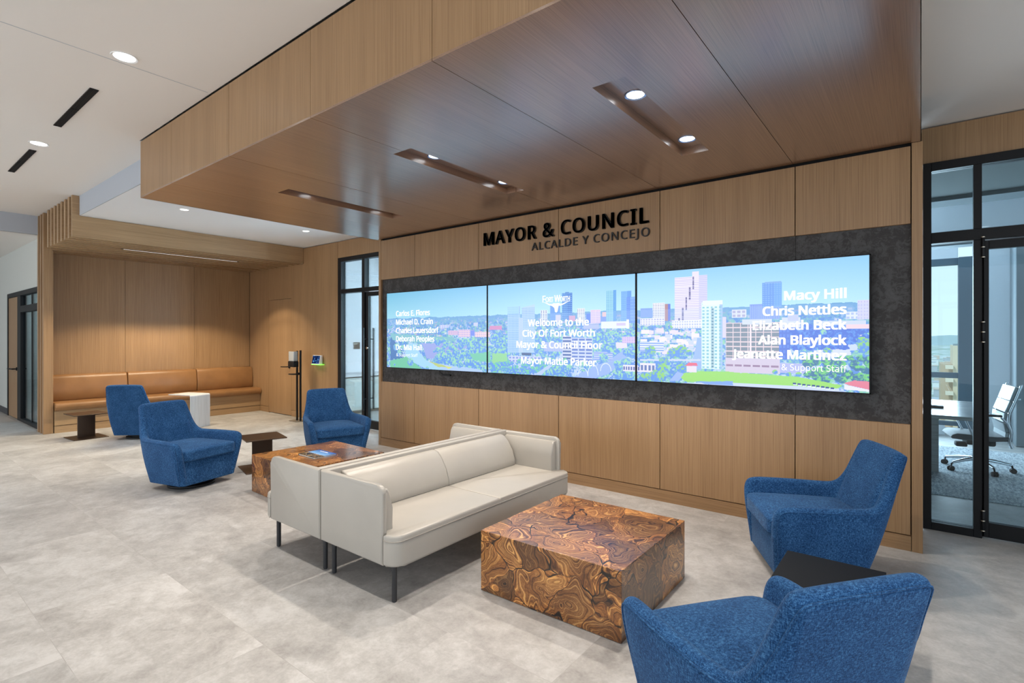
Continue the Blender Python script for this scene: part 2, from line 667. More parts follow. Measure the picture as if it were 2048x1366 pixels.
# ---- wood soffit with three recessed slots
SX0, SX1, SY0 = -5.80, -.002, 1.725
slots = [(-4.605, -4.415), (-2.985, -2.795), (-1.365, -1.175)]
SLY0, SLY1, SLD = 2.43, 3.745, .055
sof = BM()
xs = [SX0 + .012]
for s in slots: xs += list(s)
xs.append(SX1 - .012)
box(sof, SX0 + .012, SX1 - .012, SY0 + .012, 4.44, ZS + .085, ZC)
canopy = struct('ceiling_soffit', sof, M['shadow_gap'], 'dropped wood soffit over the lounge with three recessed light slots')
sj = [-5.80, -5.05, -3.967, -2.885, -1.833, -.765, -.002]


def soffit_panel(x0, x1):
    bm = BM()
    cuts = [(max(s[0], x0), min(s[1], x1), s[0] >= x0, s[1] <= x1) for s in slots if s[1] > x0 and s[0] < x1]
    z0, z1 = ZS, ZS + .012
    x = x0
    for c in cuts:
        if c[0] > x + 1e-4: box(bm, x, c[0], SY0, 4.445, z0, z1)
        x = c[1]
    if x1 > x + 1e-4: box(bm, x, x1, SY0, 4.445, z0, z1)
    for (a, c, la, lc) in cuts:
        box(bm, a, c, SY0, SLY0, z0, z1)
        box(bm, a, c, SLY1, 4.445, z0, z1)
        # recess lining
        if la: box(bm, a - .008, a, SLY0, SLY1, z1, z0 + SLD)
        if lc: box(bm, c, c + .008, SLY0, SLY1, z1, z0 + SLD)
        a2, c2 = (a - .008 if la else a), (c + .008 if lc else c)
        box(bm, a2, c2, SLY0 - .008, SLY0, z1, z0 + SLD)
        box(bm, a2, c2, SLY1, SLY1 + .008, z1, z0 + SLD)
        box(bm, a2, c2, SLY0 - .008, SLY1 + .008, z0 + SLD, z0 + SLD + .008)
    return bm


for i in range(6):
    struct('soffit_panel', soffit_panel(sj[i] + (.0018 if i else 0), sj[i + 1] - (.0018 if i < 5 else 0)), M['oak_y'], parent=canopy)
    struct('fascia_panel', box(BM(), sj[i] + (.0018 if i else 0), sj[i + 1] - (.0018 if i < 5 else 0), SY0, SY0 + .012, ZS + .012, ZC - .012), M['oak_front'], parent=canopy)
struct('end_panel', box(BM(), SX0, SX0 + .012, SY0 + .012, 4.985, ZS, ZC - .012), M['oak_front'], parent=canopy)
struct('end_panel', box(BM(), SX1 - .012, SX1, SY0 + .012, 4.445, ZS + .012, ZC - .012), M['oak_front'], parent=canopy)

# ---- left door wall (wood) and header over the glass
DY = 5.07
dw = struct('wall_door_side', box(BM(), -10.85, -7.66, 5.112, 5.2, 0, ZL), M['shadow_gap'], 'oak panelled wall with a flush door and tablet')
oj = [-10.72, -9.945, -9.125, -8.40, -7.655]
for i in range(4):
    a, c = oj[i] + .002, oj[i + 1] - .002
    z0 = 2.165 if i == 1 else .112
    if i == 2:                                      # two narrow leaves beside the door
        struct('wood_panel', box(BM(), a, c, DY, 5.113, z0, ZL - .012), M['oak_v'], parent=dw)
    else:
        struct('wood_panel', box(BM(), a, c, DY, 5.113, z0, ZL - .012), M['oak_v'], parent=dw)
    if i != 1:
        struct('wood_base', box(BM(), a, c, DY, 5.113, 0, .106), M['oak_hx'], parent=dw)
struct('wood_header', box(BM(), -7.651, -5.80, DY, 5.2, 2.768, ZL - .012), M['oak_v'], parent=dw)
d1 = struct('door_1', box(BM(), -9.942, -9.128, DY + .001, 5.11, .012, 2.160), M['oak_v'], 'flush oak door with a black lever handle')
hb = BM()
cyl(hb, (-9.18, DY - .006, .905), .030, .016, 24, 'y', bev=.003)
tube(hb, [(-9.18, DY - .006, .905), (-9.18, DY - .058, .905), (-9.20, DY - .064, .905), (-9.37, DY - .064, .900)], .0095, 10)
o = obj('door_handle', hb, M['dark'], d1, 40)
o['label'] = 'black lever handle'

# ---- right header over the glass
struct('wall_header', box(BM(), .003, 5.0, GY, 5.2, 2.765, ZL - .012), M['oak_v'], 'oak header above the right glass office front')

# ---- bench niche back wall
nw = struct('wall_niche', box(BM(), -10.95, -10.752, 1.945, 5.2, 0, ZC), M['shadow_gap'], 'oak back wall of the bench niche')
nj = [1.95, 2.965, 4.04, 5.066]
for i in range(3):
    struct('wood_panel', box(BM(), -10.753, -10.72, nj[i] + .002, nj[i + 1] - .002, 0, 2.98), M['oak_v'], parent=nw)
struct('wall_niche_side', box(BM(), -10.72, -10.30, 1.931, 1.944, 0, 2.755), M['oak_v'], 'narrow oak side wall of the bench niche')

# ---- corridor wall
cw = BM()
box(cw, -24, -13.42, 1.90, 2.0, 0, 3.03)
box(cw, -13.42, -10.74, 1.90, 2.0, 2.25, 3.03)
struct('wall_corridor', cw, M['wall_paint'], 'white corridor wall with a framed wood and glass door')
struct('baseboard_corridor', box(BM(), -24, -13.43, 1.885, 1.90, 0, .11), M['charcoal_base'], 'charcoal baseboard of the corridor wall')


# ---- glass fronts
def frame_box(bm, x0, x1, z0, z1, y0, y1):
    box(bm, x0, x1, y0, y1, z0, z1, .002, 1)


# right office front: fixed side light + transom + door
w1 = BM()
F0, F1 = GY - .03, GY + .06
frame_box(w1, .012, .062, 0, 2.765, F0, F1)
frame_box(w1, .062, 3.0, 2.700, 2.765, F0, F1)
frame_box(w1, .062, .300, 0, .058, F0, F1)
frame_box(w1, .062, 3.0, 2.155, 2.235, F0, F1)
frame_box(w1, .300, .346, 0, 2.155, F0, F1)
frame_box(w1, .300, .346, 2.235, 2.70, F0, F1)
frame_box(w1, 1.36, 1.42, 0, 2.70, F0, F1)
frame_box(w1, 2.95, 3.0, 0, 2.70, F0, F1)
frame_box(w1, 1.42, 2.95, 0, .058, F0, F1)
frame_box(w1, .346, .358, 0, 2.155, GY + .032, F1)
win1 = struct('window_1', w1, M['dark'], 'black framed glass front of the right office')
gp = BM()
for (x0, x1, z0, z1) in ((.062, .300, .058, 2.155), (.062, .300, 2.235, 2.70), (.346, 1.36, 2.235, 2.70), (1.42, 2.95, .058, 2.155), (1.42, 2.95, 2.235, 2.7)):
    struct('pane', box(BM(), x0, x1, GY + .008, GY + .018, z0, z1), M['glass'], parent=win1)
d2b = BM()
frame_box(d2b, .356, .384, .012, 2.145, GY - .02, GY + .03)
frame_box(d2b, 1.32, 1.352, .012, 2.145, GY - .02, GY + .03)
frame_box(d2b, .384, 1.32, .012, .118, GY - .02, GY + .03)
frame_box(d2b, .384, 1.32, 2.085, 2.145, GY - .02, GY + .03)
d2 = struct('door_2', d2b, M['dark'], 'black framed glass door of the right office')
struct('pane', box(BM(), .384, 1.32, GY, GY + .01, .118, 2.085), M['glass'], parent=d2)
for z in (.132, 1.488, 2.098):
    hb = BM()
    cyl(hb, (.351, GY - .038, z), .0105, .135, 16, bev=.002)
    hg = obj('hinge', hb, M['dark'], d2, 40)
    kb = BM()
    for dz in (-.072, 0, .072):
        cyl(kb, (.351, GY - .038, z + dz), .0125, .007, 16, bev=.001)
    k = obj('hinge_ring', kb, M['brass'], hg, 40)
    k['label'] = 'satin nickel hinge rings'

# left office front
w2 = BM()
L0, L1 = DY + .0, DY + .09
frame_box(w2, -7.648, -7.565, 0, 2.765, L0, L1)
frame_box(w2, -7.565, -5.80, 2.700, 2.765, L0, L1)
frame_box(w2, -7.565, -6.992, 0, .06, L0, L1)
frame_box(w2, -7.565, -5.80, 2.176, 2.240, L0, L1)
frame_box(w2, -7.000, -6.930, 0, 2.176, L0, L1)
frame_box(w2, -7.000, -6.930, 2.240, 2.70, L0, L1)
frame_box(w2, -5.86, -5.80, 0, 2.70, L0, L1)
win2 = struct('window_2', w2, M['dark'], 'black framed glass front of the left meeting room')
for (x0, x1, z0, z1) in ((-7.565, -7.0, .06, 2.176), (-7.565, -7.0, 2.24, 2.70), (-6.93, -5.86, 2.24, 2.70)):
    struct('pane', box(BM(), x0, x1, DY + .04, DY + .05, z0, z1), M['glass'], parent=win2)
d3b = BM()
frame_box(d3b, -6.924, -6.86, .012, 2.166, DY + .02, DY + .07)
frame_box(d3b, -5.93, -5.866, .012, 2.166, DY + .02, DY + .07)
frame_box(d3b, -6.86, -5.93, .012, .14, DY + .02, DY + .07)
frame_box(d3b, -6.86, -5.93, 2.10, 2.166, DY + .02, DY + .07)
d3 = struct('door_3', d3b, M['dark'], 'black framed glass door of the left meeting room')
struct('pane', box(BM(), -6.86, -5.93, DY + .04, DY + .05, .14, 2.10), M['glass'], parent=d3)
for yy, lab in ((DY - .05, 'outer'), (DY + .14, 'inner')):
    hb = BM()
    box(hb, -6.905, -6.878, yy - .012, yy + .012, .30, 1.60, .004, 2)
    for z in (.48, 1.42):
        cyl(hb, (-6.891, (yy + DY + .045) / 2, z), .008, abs(yy - DY - .045), 10, 'y')
    obj('pull_bar', hb, M['dark'], d3, 40)
kb = BM()
cyl(kb, (-6.88, DY + .012, 1.28), .02, .012, 20, 'y')
obj('lock_cylinder', kb, M['chrome'], d3, 40)

# corridor door with glass side light
w4 = BM()
C0, C1 = 1.875, 1.96
frame_box(w4, -13.42, -13.34, 0, 2.25, C0, C1)
frame_box(w4, -13.34, -10.80, 2.17, 2.25, C0, C1)
frame_box(w4, -12.50, -12.24, 0, 2.17, C0, C1)
frame_box(w4, -12.24, -10.80, 0, .05, C0, C1)
frame_box(w4, -12.24, -10.80, 1.88, 1.99, C0, C1)
frame_box(w4, -11.56, -11.53, .05, 1.88, C0 + .03, C1 - .03)
frame_box(w4, -11.56, -11.53, 1.99, 2.17, C0 + .03, C1 - .03)
frame_box(w4, -10.86, -10.80, 0, 2.17, C0, C1)
win3 = struct('window_3', w4, M['dark'], 'black framed glass side light of the corridor door')
for (x0, x1, z0, z1) in ((-12.24, -10.86, .05, 1.88), (-12.24, -10.86, 1.99, 2.17)):
    struct('pane', box(BM(), x0, x1, 1.91, 1.92, z0, z1), M['glass'], parent=win3)
d4 = struct('door_4', box(BM(), -13.335, -12.505, 1.885, 1.93, .01, 2.165), M['oak_v'], 'oak corridor door at the far left')
hb = BM()
cyl(hb, (-12.58, 1.878, .89), .03, .016, 20, 'y', bev=.003)
tube(hb, [(-12.58, 1.878, .89), (-12.58, 1.82, .89), (-12.62, 1.815, .89), (-12.95, 1.815, .885)], .012, 10)
o = obj('door_handle', hb, M['dark'], d4, 40)
o['label'] = 'black lever handle'
# dim room behind the corridor glass
b = BM()
box(b, -13.6, -10.96, 4.9, 5.0, 0, 3.0)
box(b, -13.7, -13.6, 2.0, 5.0, 0, 3.0)
struct('wall_corridor_room', b, M['wall_paint'], 'white walls of the room behind the corridor glass')
struct('ceiling_corridor_room', box(BM(), -13.7, -10.96, 2.0, 5.0, 2.9, 3.0), M['white_cool'], 'white ceiling of the room behind the corridor glass')
add_light('corridor_room_light', 'AREA', (-12.2, 3.5, 2.85), 130, COOL, shape='RECTANGLE', size=1.5, size_y=1.5)

# ---- right office
struct('floor_carpet', box(BM(), -2.9, 4.0, 6.2, 9.0, 0, .006), M['carpet'], 'blue grey carpet tiles of the right office')
b = BM()
box(b, -3.05, -2.95, 5.0, 11.0, 0, 3.4)
struct('wall_office_partition', b, M['white_cool'], 'white partition between the two offices')
struct('wall_office_right', box(BM(), 4.0, 4.1, 5.2, 10.3, 0, 3.4), M['white_cool'], 'white right wall of the office')
b = BM()
box(b, -2.95, .28, 10.1, 10.25, 0, .14)
box(b, -2.95, .43, 10.1, 10.3, 2.62, 3.4)
box(b, .60, 4.0, 10.1, 10.3, 0, 3.4)
struct('wall_office_window', b, M['white_cool'], 'white window wall of the right office')
b = BM()
box(b, .432, .60, 10.02, 10.25, 0, 2.62, .004, 1)
box(b, -2.95, .432, 10.1, 10.2, .845, .925)
box(b, -2.95, .432, 10.1, 10.2, .14, .20)
box(b, -1.4, -1.3, 10.08, 10.2, .14, 2.62)
box(b, -2.95, .432, 10.1, 10.2, 2.52, 2.62)
wo = struct('window_4', b, plain('slate_blue_window_frame', (.10, .15, .19), .5), 'tall office window looking over the city')
struct('pane', box(BM(), -1.3, .432, 10.14, 10.15, .925, 2.52), M['glass_out'], parent=wo)
struct('pane', box(BM(), -1.3, .432, 10.14, 10.15, .20, .845), M['glass_out'], parent=wo)
struct('column_office', box(BM(), .985, 1.9, 9.55, 10.1, 0, 3.4, .01, 1), M['concrete'], 'grey concrete column in the right office')
b = BM()
box(b, -2.95, 4.0, 5.2, 7.35, 2.97, 3.1)
struct('ceiling_office', b, plain('dark_concrete_ceiling', (.105, .13, .13), .85), 'grey concrete ceiling of the right office')
struct('trim_office_beam', box(BM(), -2.95, 4.0, 7.35, 7.7, 2.93, 3.3), M['concrete_dark'], 'concrete beam under the office ceiling')
struct('ceiling_office_cove', box(BM(), -2.95, 4.0, 7.7, 10.1, 3.3, 3.4), M['white_cool'], 'white raised ceiling near the office window')
struct('trim_office_bulkhead', box(BM(), .02, 4.0, 8.7, 8.95, 2.62, 2.80), M['concrete_dark'], 'dark hanging bulkhead in the right office')
struct('trim_office_panel', box(BM(), .02, 4.0, 8.65, 8.70, 2.80, 3.3), M['white_cool'], 'white hanging panel over the bulkhead')

# ---- left meeting room
b = BM()
box(b, -9.12, -9.0, 5.2, 9.6, 0, 3.3)
box(b, -9.12, -3.05, 9.5, 9.6, 0, 3.3)
struct('wall_meeting', b, M['white_cool'], 'white walls of the left meeting room')
struct('ceiling_meeting', box(BM(), -9.12, -3.05, 5.2, 9.6, 3.2, 3.3), M['white_cool'], 'white ceiling of the left meeting room')
struct('trim_meeting_beam', box(BM(), -9.0, -3.05, 7.1, 7.3, 2.75, 3.2), M['grey_fascia'], 'grey dropped beam in the left meeting room')

# ------------------------------------------------------------------ bench niche
can = thing('slatted_canopy', 'slatted oak canopy and posts framing the bench niche', 'canopy', (-8.72, 1.83, 0))


def slat_outline(full):
    """a slat seen from its side (y, z), relative to the niche front"""
    top, bot = ZC - .002, 2.762
    if full:
        return [(0, 0), (.10, 0), (.10, bot), (3.236, bot), (3.236, 3.03), (.075, 3.03), (.075, top), (0, top)]
    return [(0, bot), (3.236, bot), (3.236, 3.03), (.075, 3.03), (.075, top), (0, top)]


bm = BM()
prism(bm, [(0, 2.762), (3.236, 2.762), (3.236, 3.045), (.083, 3.045), (.083, ZC - .002), (0, ZC - .002)], -.03, .012, 'x', .0015, 1)
o = obj('beam', bm, M['oak_hy'], can)
xk = [-.19 * (k + 1) + .02 for k in range(10)]
obj('shade_backing', box(box(BM(), -1.99, -.035, .078, .09, 3.03, ZC - .002), -1.99, -.035, .078, 3.236, 3.031, 3.044), M['shadow_gap'], can)  # near-black sheet standing in for the deep shade between the slats
for k, x in enumerate(xk):
    full = k >= 7
    bm = BM()
    dx = 0
    if k == 7: x = -1.613
    if k == 8: x = -1.775
    if k == 9: x = -1.935
    w = .036 if not full else .038
    bm2 = prism(BM(), slat_outline(full), x - w, x + w, 'x', .0015, 1)
    obj('slat', bm2, M['oak_v'] if full else M['oak_hy'], can)
# slot light running along the slats
lin = thing('linear_slot_light', 'slim linear light set between the slats above the bench', 'light', (-9.365, 3.39, 2.768))
bm = BM()
box(bm, -.018, .018, -.85, .85, -.006, .05)
obj('housing', bm, M['dark'], lin)
bm = BM()
box(bm, -.006, .006, -.82, .82, -.008, -.004)
obj('lens_strip', bm, M['lamp_line'], lin)
for k in range(5):
    add_light('linear_spot', 'SPOT', (0, -.72 + k * .36, -.03), 64, (1.0, .84, .60), lin, spot_size=rad(108), spot_blend=.22, shadow_soft_size=.02)

bench = thing('banquette_bench', 'tan leather banquette with oak plinth along the niche wall', 'bench', (-10.712, 3.5, 0))
bm = BM()
box(bm, 0, .43, -1.545, 1.565, .115, .335)
obj('plinth', bm, M['oak_hy'], bench)
bm = BM()
box(bm, 0, .425, -1.545, 1.565, 0, .108)
obj('base_board', bm, M['oak_hy'], bench)


def pad(x0, x1, y0, y1, z0, z1, r, n=5):
    return box(BM(), x0, x1, y0, y1, z0, z1, r, n)


prof = [(.0, .335)] + [(.50 - .055 + .055 * math.cos(a), .335 + .055 + .055 * math.sin(a)) for a in [(-90 + 18 * i) * PI / 180 for i in range(6)]] + \
       [(.50 - .05 + .05 * math.cos(a), .405 + .05 * math.sin(a)) for a in [(12 * i) * PI / 180 for i in range(8)]] + [(.25, .462), (.08, .452), (0, .452)]
bm = prism(BM(), prof, -1.545, 1.565, 'y', .012, 3)
for v in bm.verts: pass
# prism along y gives (x, y, z)
obj('seat_cushion', bm, M['tan'], bench, 50)
for (y0, y1) in ((-1.545, -.54), (-.528, .535), (.547, 1.565)):
    pr = [(0.003, .455), (.125, .455), (.140, .475), (.140, .62), (.118, .80), (.098, .845), (.07, .862), (.03, .862), (.003, .85)]
    obj('back_cushion', prism(BM(), pr, y0, y1, 'y', .012, 3), M['tan'], bench, 50)


# ------------------------------------------------------------------ ceiling lamps
def downlight(x, y, z, r, label, group, energy, color, soffit=False, spot=98, blend=.9):
    t = thing('recessed_downlight', label, 'light', (x, y, z), 0, group)
    bm = BM()
    lathe(bm, [(r * .80, -.0006), (r * .82, -.002), (r * .97, -.005), (r, -.0005)], 40)
    obj('trim_ring', bm, M['blue_trim'] if soffit else M['white_trim'], t, 40)
    bm = BM()
    lathe(bm, [(0, -.0008), (r * .81, -.0008)], 32)
    obj('lens', bm, M['lamp_soffit'] if soffit else M['lamp'], t)
    add_light('lamp_light', 'SPOT', (0, 0, -.012), energy, color, t, spot_size=rad(spot), spot_blend=blend, shadow_soft_size=.05)
    return t


downlight(2.2, 3.4, ZL - .001, .076, 'added round downlight outside the view, brightening the floor before the right glass office', 'added fill downlight before the right office', 110, NEUT)  # unseen lamp added to brighten the right floor and bounce onto the ceiling
MAIN = 'round downlights in the white main ceiling'
downlight(-4.155, 1.145, ZC - .001, .076, 'round downlight nearer the wood soffit, largest in the white ceiling', MAIN, 165, NEUT)
downlight(-6.655, 1.150, ZC - .001, .076, 'round downlight at far left, between the two black ceiling slots', MAIN, 165, NEUT)
for (x, y) in ((-9.155, 1.15), (-1.655, 1.145), (.845, 1.145), (-1.655, -1.6), (-4.155, -1.6), (-6.655, -1.6), (.845, -1.6), (-9.155, -1.6), (-4.155, -4.2), (-1.655, -4.2), (-12.6, -.4)):
    downlight(x, y, (ZC if x > -10.6 else 3.02) - .001, .076, 'round downlight in the white ceiling outside the view', MAIN, 165, NEUT)
LOW = 'small downlights in the low entry ceiling'
downlight(-7.27, 2.63, ZL - .001, .055, 'small round downlight in the low white ceiling beside the soffit corner', LOW, 60, NEUT)
downlight(-7.30, 4.29, ZL - .001, .055, 'small round downlight in the low white ceiling near the glass door', LOW, 60, NEUT)
SOF = 'downlights in the wood soffit slots'
names = ['far left slot', 'middle slot', 'right slot']
for i, s in enumerate(slots):
    for y, w in ((2.755, 'front'), (3.585, 'rear')):
        downlight((s[0] + s[1]) / 2, y, ZS + SLD - .001, .062, 'glowing downlight at the %s end of the %s of the wood soffit' % (w, names[i]), SOF, 105, (1.0, .90, .79), True, 104, .35)

for (xa, xb, lab) in ((-5.965, -4.865, 'long black linear air slot in the white ceiling, the nearer one'),
                      (-8.02, -6.93, 'long black linear air slot in the white ceiling, the farther one')):
    t = thing('linear_air_diffuser', lab, 'vent', ((xa + xb) / 2, 1.153, ZC), 0, 'black linear ceiling diffusers')
    L = (xb - xa) / 2
    bm = BM()
    box(bm, -L, L, -.026, .026, -.0035, -.0005)
    obj('slot', bm, M['shadow_gap'], t)
    bm = BM()
    for y in (-.026, 0, .026):
        box(bm, -L, L, y - .0015, y + .0015, -.007, -.001)
    for x in (-L, 0, L):
        box(bm, x - .002, x + .002, -.026, .026, -.007, -.001)
    obj('blade_frame', bm, M['dark'], t)


# ------------------------------------------------------------------ swivel lounge chairs
def interp(keys, m):
    """Catmull-Rom through key tuples, m samples per span"""
    out = []
    n = len(keys)
    for i in range(n - 1):
        p0, p1, p2, p3 = (Vector(keys[max(i - 1, 0)]), Vector(keys[i]), Vector(keys[i + 1]), Vector(keys[min(i + 2, n - 1)]))
        for k in range(m):
            t = k / m
            out.append(.5 * ((2 * p1) + (p2 - p0) * t + (2 * p0 - 5 * p1 + 4 * p2 - p3) * t * t + (3 * p1 - p0 - 3 * p2 + p3) * t ** 3))
    out.append(Vector(keys[-1]))
    return out


# outer rim line of half the shell, the line it stands on, and the way to its inner face
TOPK = [(.284, -.320, .068), (.300, -.328, .150), (.322, -.338, .250), (.343, -.346, .350), (.356, -.342, .425), (.362, -.318, .468), (.363, -.270, .483), (.360, -.180, .486), (.350, -.030, .486),
        (.334, .110, .485), (.316, .205, .490), (.299, .262, .520), (.280, .308, .585), (.262, .346, .670), (.249, .376, .738), (.236, .390, .772), (.208, .397, .790),
        (.120, .401, .796), (0, .403, .797)]
BOTK = [(.279, -.290, .065), (.279, -.284, .065), (.279, -.272, .065), (.279, -.258, .065), (.279, -.242, .065), (.279, -.225, .065), (.280, -.190, .065), (.280, -.120, .065), (.281, -.010, .065),
        (.281, .075, .065), (.279, .117, .065), (.271, .145, .065), (.257, .159, .065), (.238, .166, .065), (.216, .169, .065), (.192, .171, .065), (.158, .173, .065),
        (.09, .175, .065), (0, .176, .065)]
INK = [(-1, 0, 0)] * 9 + [(-.97, -.14, 0), (-.84, -.44, 0), (-.66, -.70, 0), (-.50, -.84, 0), (-.36, -.92, 0), (-.26, -.95, 0), (-.20, -.97, 0), (-.12, -.98, 0), (-.04, -1, 0), (0, -1, 0)]


def chair_shell():
    T = interp(TOPK, 5)
    B = interp(BOTK, 5)
    N = [v.normalized() for v in interp(INK, 5)]
    T = T + [Vector((-p.x, p.y, p.z)) for p in reversed(T[:-1])]
    B = B + [Vector((-p.x, p.y, p.z)) for p in reversed(B[:-1])]
    N = N + [Vector((-p.x, p.y, p.z)) for p in reversed(N[:-1])]
    n = len(T)
    b = bmesh.new()
    rings = []
    rim_pts = []
    th = .070
    r = th / 2
    for i in range(n):
        t = (T[min(i + 1, n - 1)] - T[max(i - 1, 0)]).normalized()
        if i > n // 2: t = -t                          # same sense on both halves
        nin = N[i]
        up = t.cross(nin).normalized()
        if i <= n // 2: up = -up
        ref = (T[i] - B[i]).normalized() if T[i].z > .40 else Vector((0, -1, 0))
        if up.dot(ref) < 0: up = -up
        mid = abs(i / (n - 1) - .5) * 2
        top = T[i] - up * r
        ring = []
        for k in range(7):                            # outer face, bottom to top, slightly bulged
            f = k / 7
            ring.append(B[i].lerp(top, f) - nin * (.010 * math.sin(PI * f)))
        c = top + nin * r
        for k in range(9):                            # rounded rim
            a = PI - PI * k / 8
            ring.append(c + nin * (r * math.cos(a)) + up * (r * math.sin(a)))
        blend = max(0.0, min(1.0, (T[i].z - .30) / .12))
        f0 = max(0.0, min(.97, (.27 - B[i].z) / max(.05, T[i].z - B[i].z))) * blend
        low = B[i].lerp(top, f0) + nin * th
        hi = top + nin * th
        for k in range(1, 8):
            f = k / 7
            bulge = (.004 + .020 * max(0, 1 - (mid / .5) ** 2) ** 1.5) * math.sin(PI * f)
            ring.append(hi.lerp(low, f) + nin * bulge)
        rings.append([b.verts.new(p) for p in ring])
        rim_pts.append(ring[8] - nin * .0010)
    for A, C in zip(rings, rings[1:]):
        for k in range(len(A) - 1):
            b.faces.new((A[k], A[k + 1], C[k + 1], C[k]))
    return b, rim_pts


def soft_block(hw_f, hw_b, y0, y1, z0, z1, crown, r):
    """a cushion block, wider at the front, with a crowned top"""
    b = bmesh.new()
    nx, ny = 14, 12
    bmesh.ops.create_cube(b, size=2)
    bmesh.ops.bevel(b, geom=b.edges[:], offset=r * 2, segments=4, profile=.5, affect='EDGES')
    bmesh.ops.subdivide_edges(b, edges=[e for e in b.edges if e.calc_length() > .5], cuts=8, use_grid_fill=True)
    for v in b.verts:
        x, y, z = v.co
        fy = (y + 1) / 2
        hw = hw_f + (hw_b - hw_f) * fy
        zz = z0 + (z + 1) / 2 * (z1 - z0)
        if z > 0: zz += crown * (1 - x * x) * (1 - y * y) ** .7 if abs(y) < 1 and abs(x) < 1 else 0
        v.co = Vector((x * hw, y0 + fy * (y1 - y0), zz))
    return b


def make_chair(label):
    t = thing('swivel_armchair', label, 'armchair', (0, 0, 0), 0, 'blue upholstered swivel armchairs')
    sb, rim = chair_shell()
    sh = obj('shell', sb, M['fabric'], t, 180)
    ss = sh.modifiers.new('smooth', 'SUBSURF')
    ss.levels = 1
    ss.render_levels = 1
    pb = BM()
    tube(pb, rim[3:-3], .0036, 6)
    obj('piping', pb, M['fabric'], sh, 180)
    fb = BM()
    prism(fb, [(-.246, .062), (.246, .062), (.282, .292), (-.282, .292)], -.316, -.24, 'y', .010, 3)
    prism(fb, [(-.24, .064), (.24, .064), (.25, .285), (-.25, .285)], -.25, .13, 'y')
    obj('front_panel', fb, M['fabric'], t, 40)
    cb = soft_block(.292, .262, -.352, .24, .285, .395, .028, .14)
    obj('seat_cushion', cb, M['fabric'], t, 180)
    gb = BM()
    cyl(gb, (0, -.06, .012), .205, .024, 40, bev=.004)
    cyl(gb, (0, -.06, .045), .15, .05, 32)
    o = obj('swivel_base', gb, M['dark'], t, 40)
    o['label'] = 'dark swivel base disc'
    return t


c0 = make_chair('blue swivel armchair in front of the far burl table, at left centre')
chairs = [(-5.747, 2.106, 105.7, None),
          (-.420, 1.905, 233.1, 'blue swivel armchair seen from behind in the bottom right foreground'),
          (-.513, 3.726, -62.5, 'blue swivel armchair beside the wood wall at the right end'),
          (-5.648, 3.686, 71.4, 'dark blue swivel armchair behind the far burl table near the glass door'),
          (-8.896, 2.645, 223.9, 'blue swivel armchair turned towards the tan bench, farthest left')]
for i, (x, y, r, lab) in enumerate(chairs):
    o = c0 if i == 0 else copy_tree(c0)
    o.location = (x, y, 0)
    o.rotation_euler = (0, 0, rad(r))
    if lab: o['label'] = lab


# ------------------------------------------------------------------ burl tables
def burl_table(x, y, rot, label, sx=.875, sy=.865):
    t = thing('burl_coffee_table', label, 'coffee table', (x, y, 0), rad(rot), 'burl wood block coffee tables')
    bm = box(BM(), -sx / 2, sx / 2, -sy / 2, sy / 2, .002, .345, .003, 2)
    obj('block', bm, M['burl'], t)
    return t


burl_table(-1.555, 2.688, 0.6, 'burl wood block coffee table in the foreground before the cream sofa')
burl_table(-4.515, 2.785, -2.0, 'burl wood block coffee table behind the sofas, with a magazine on it')


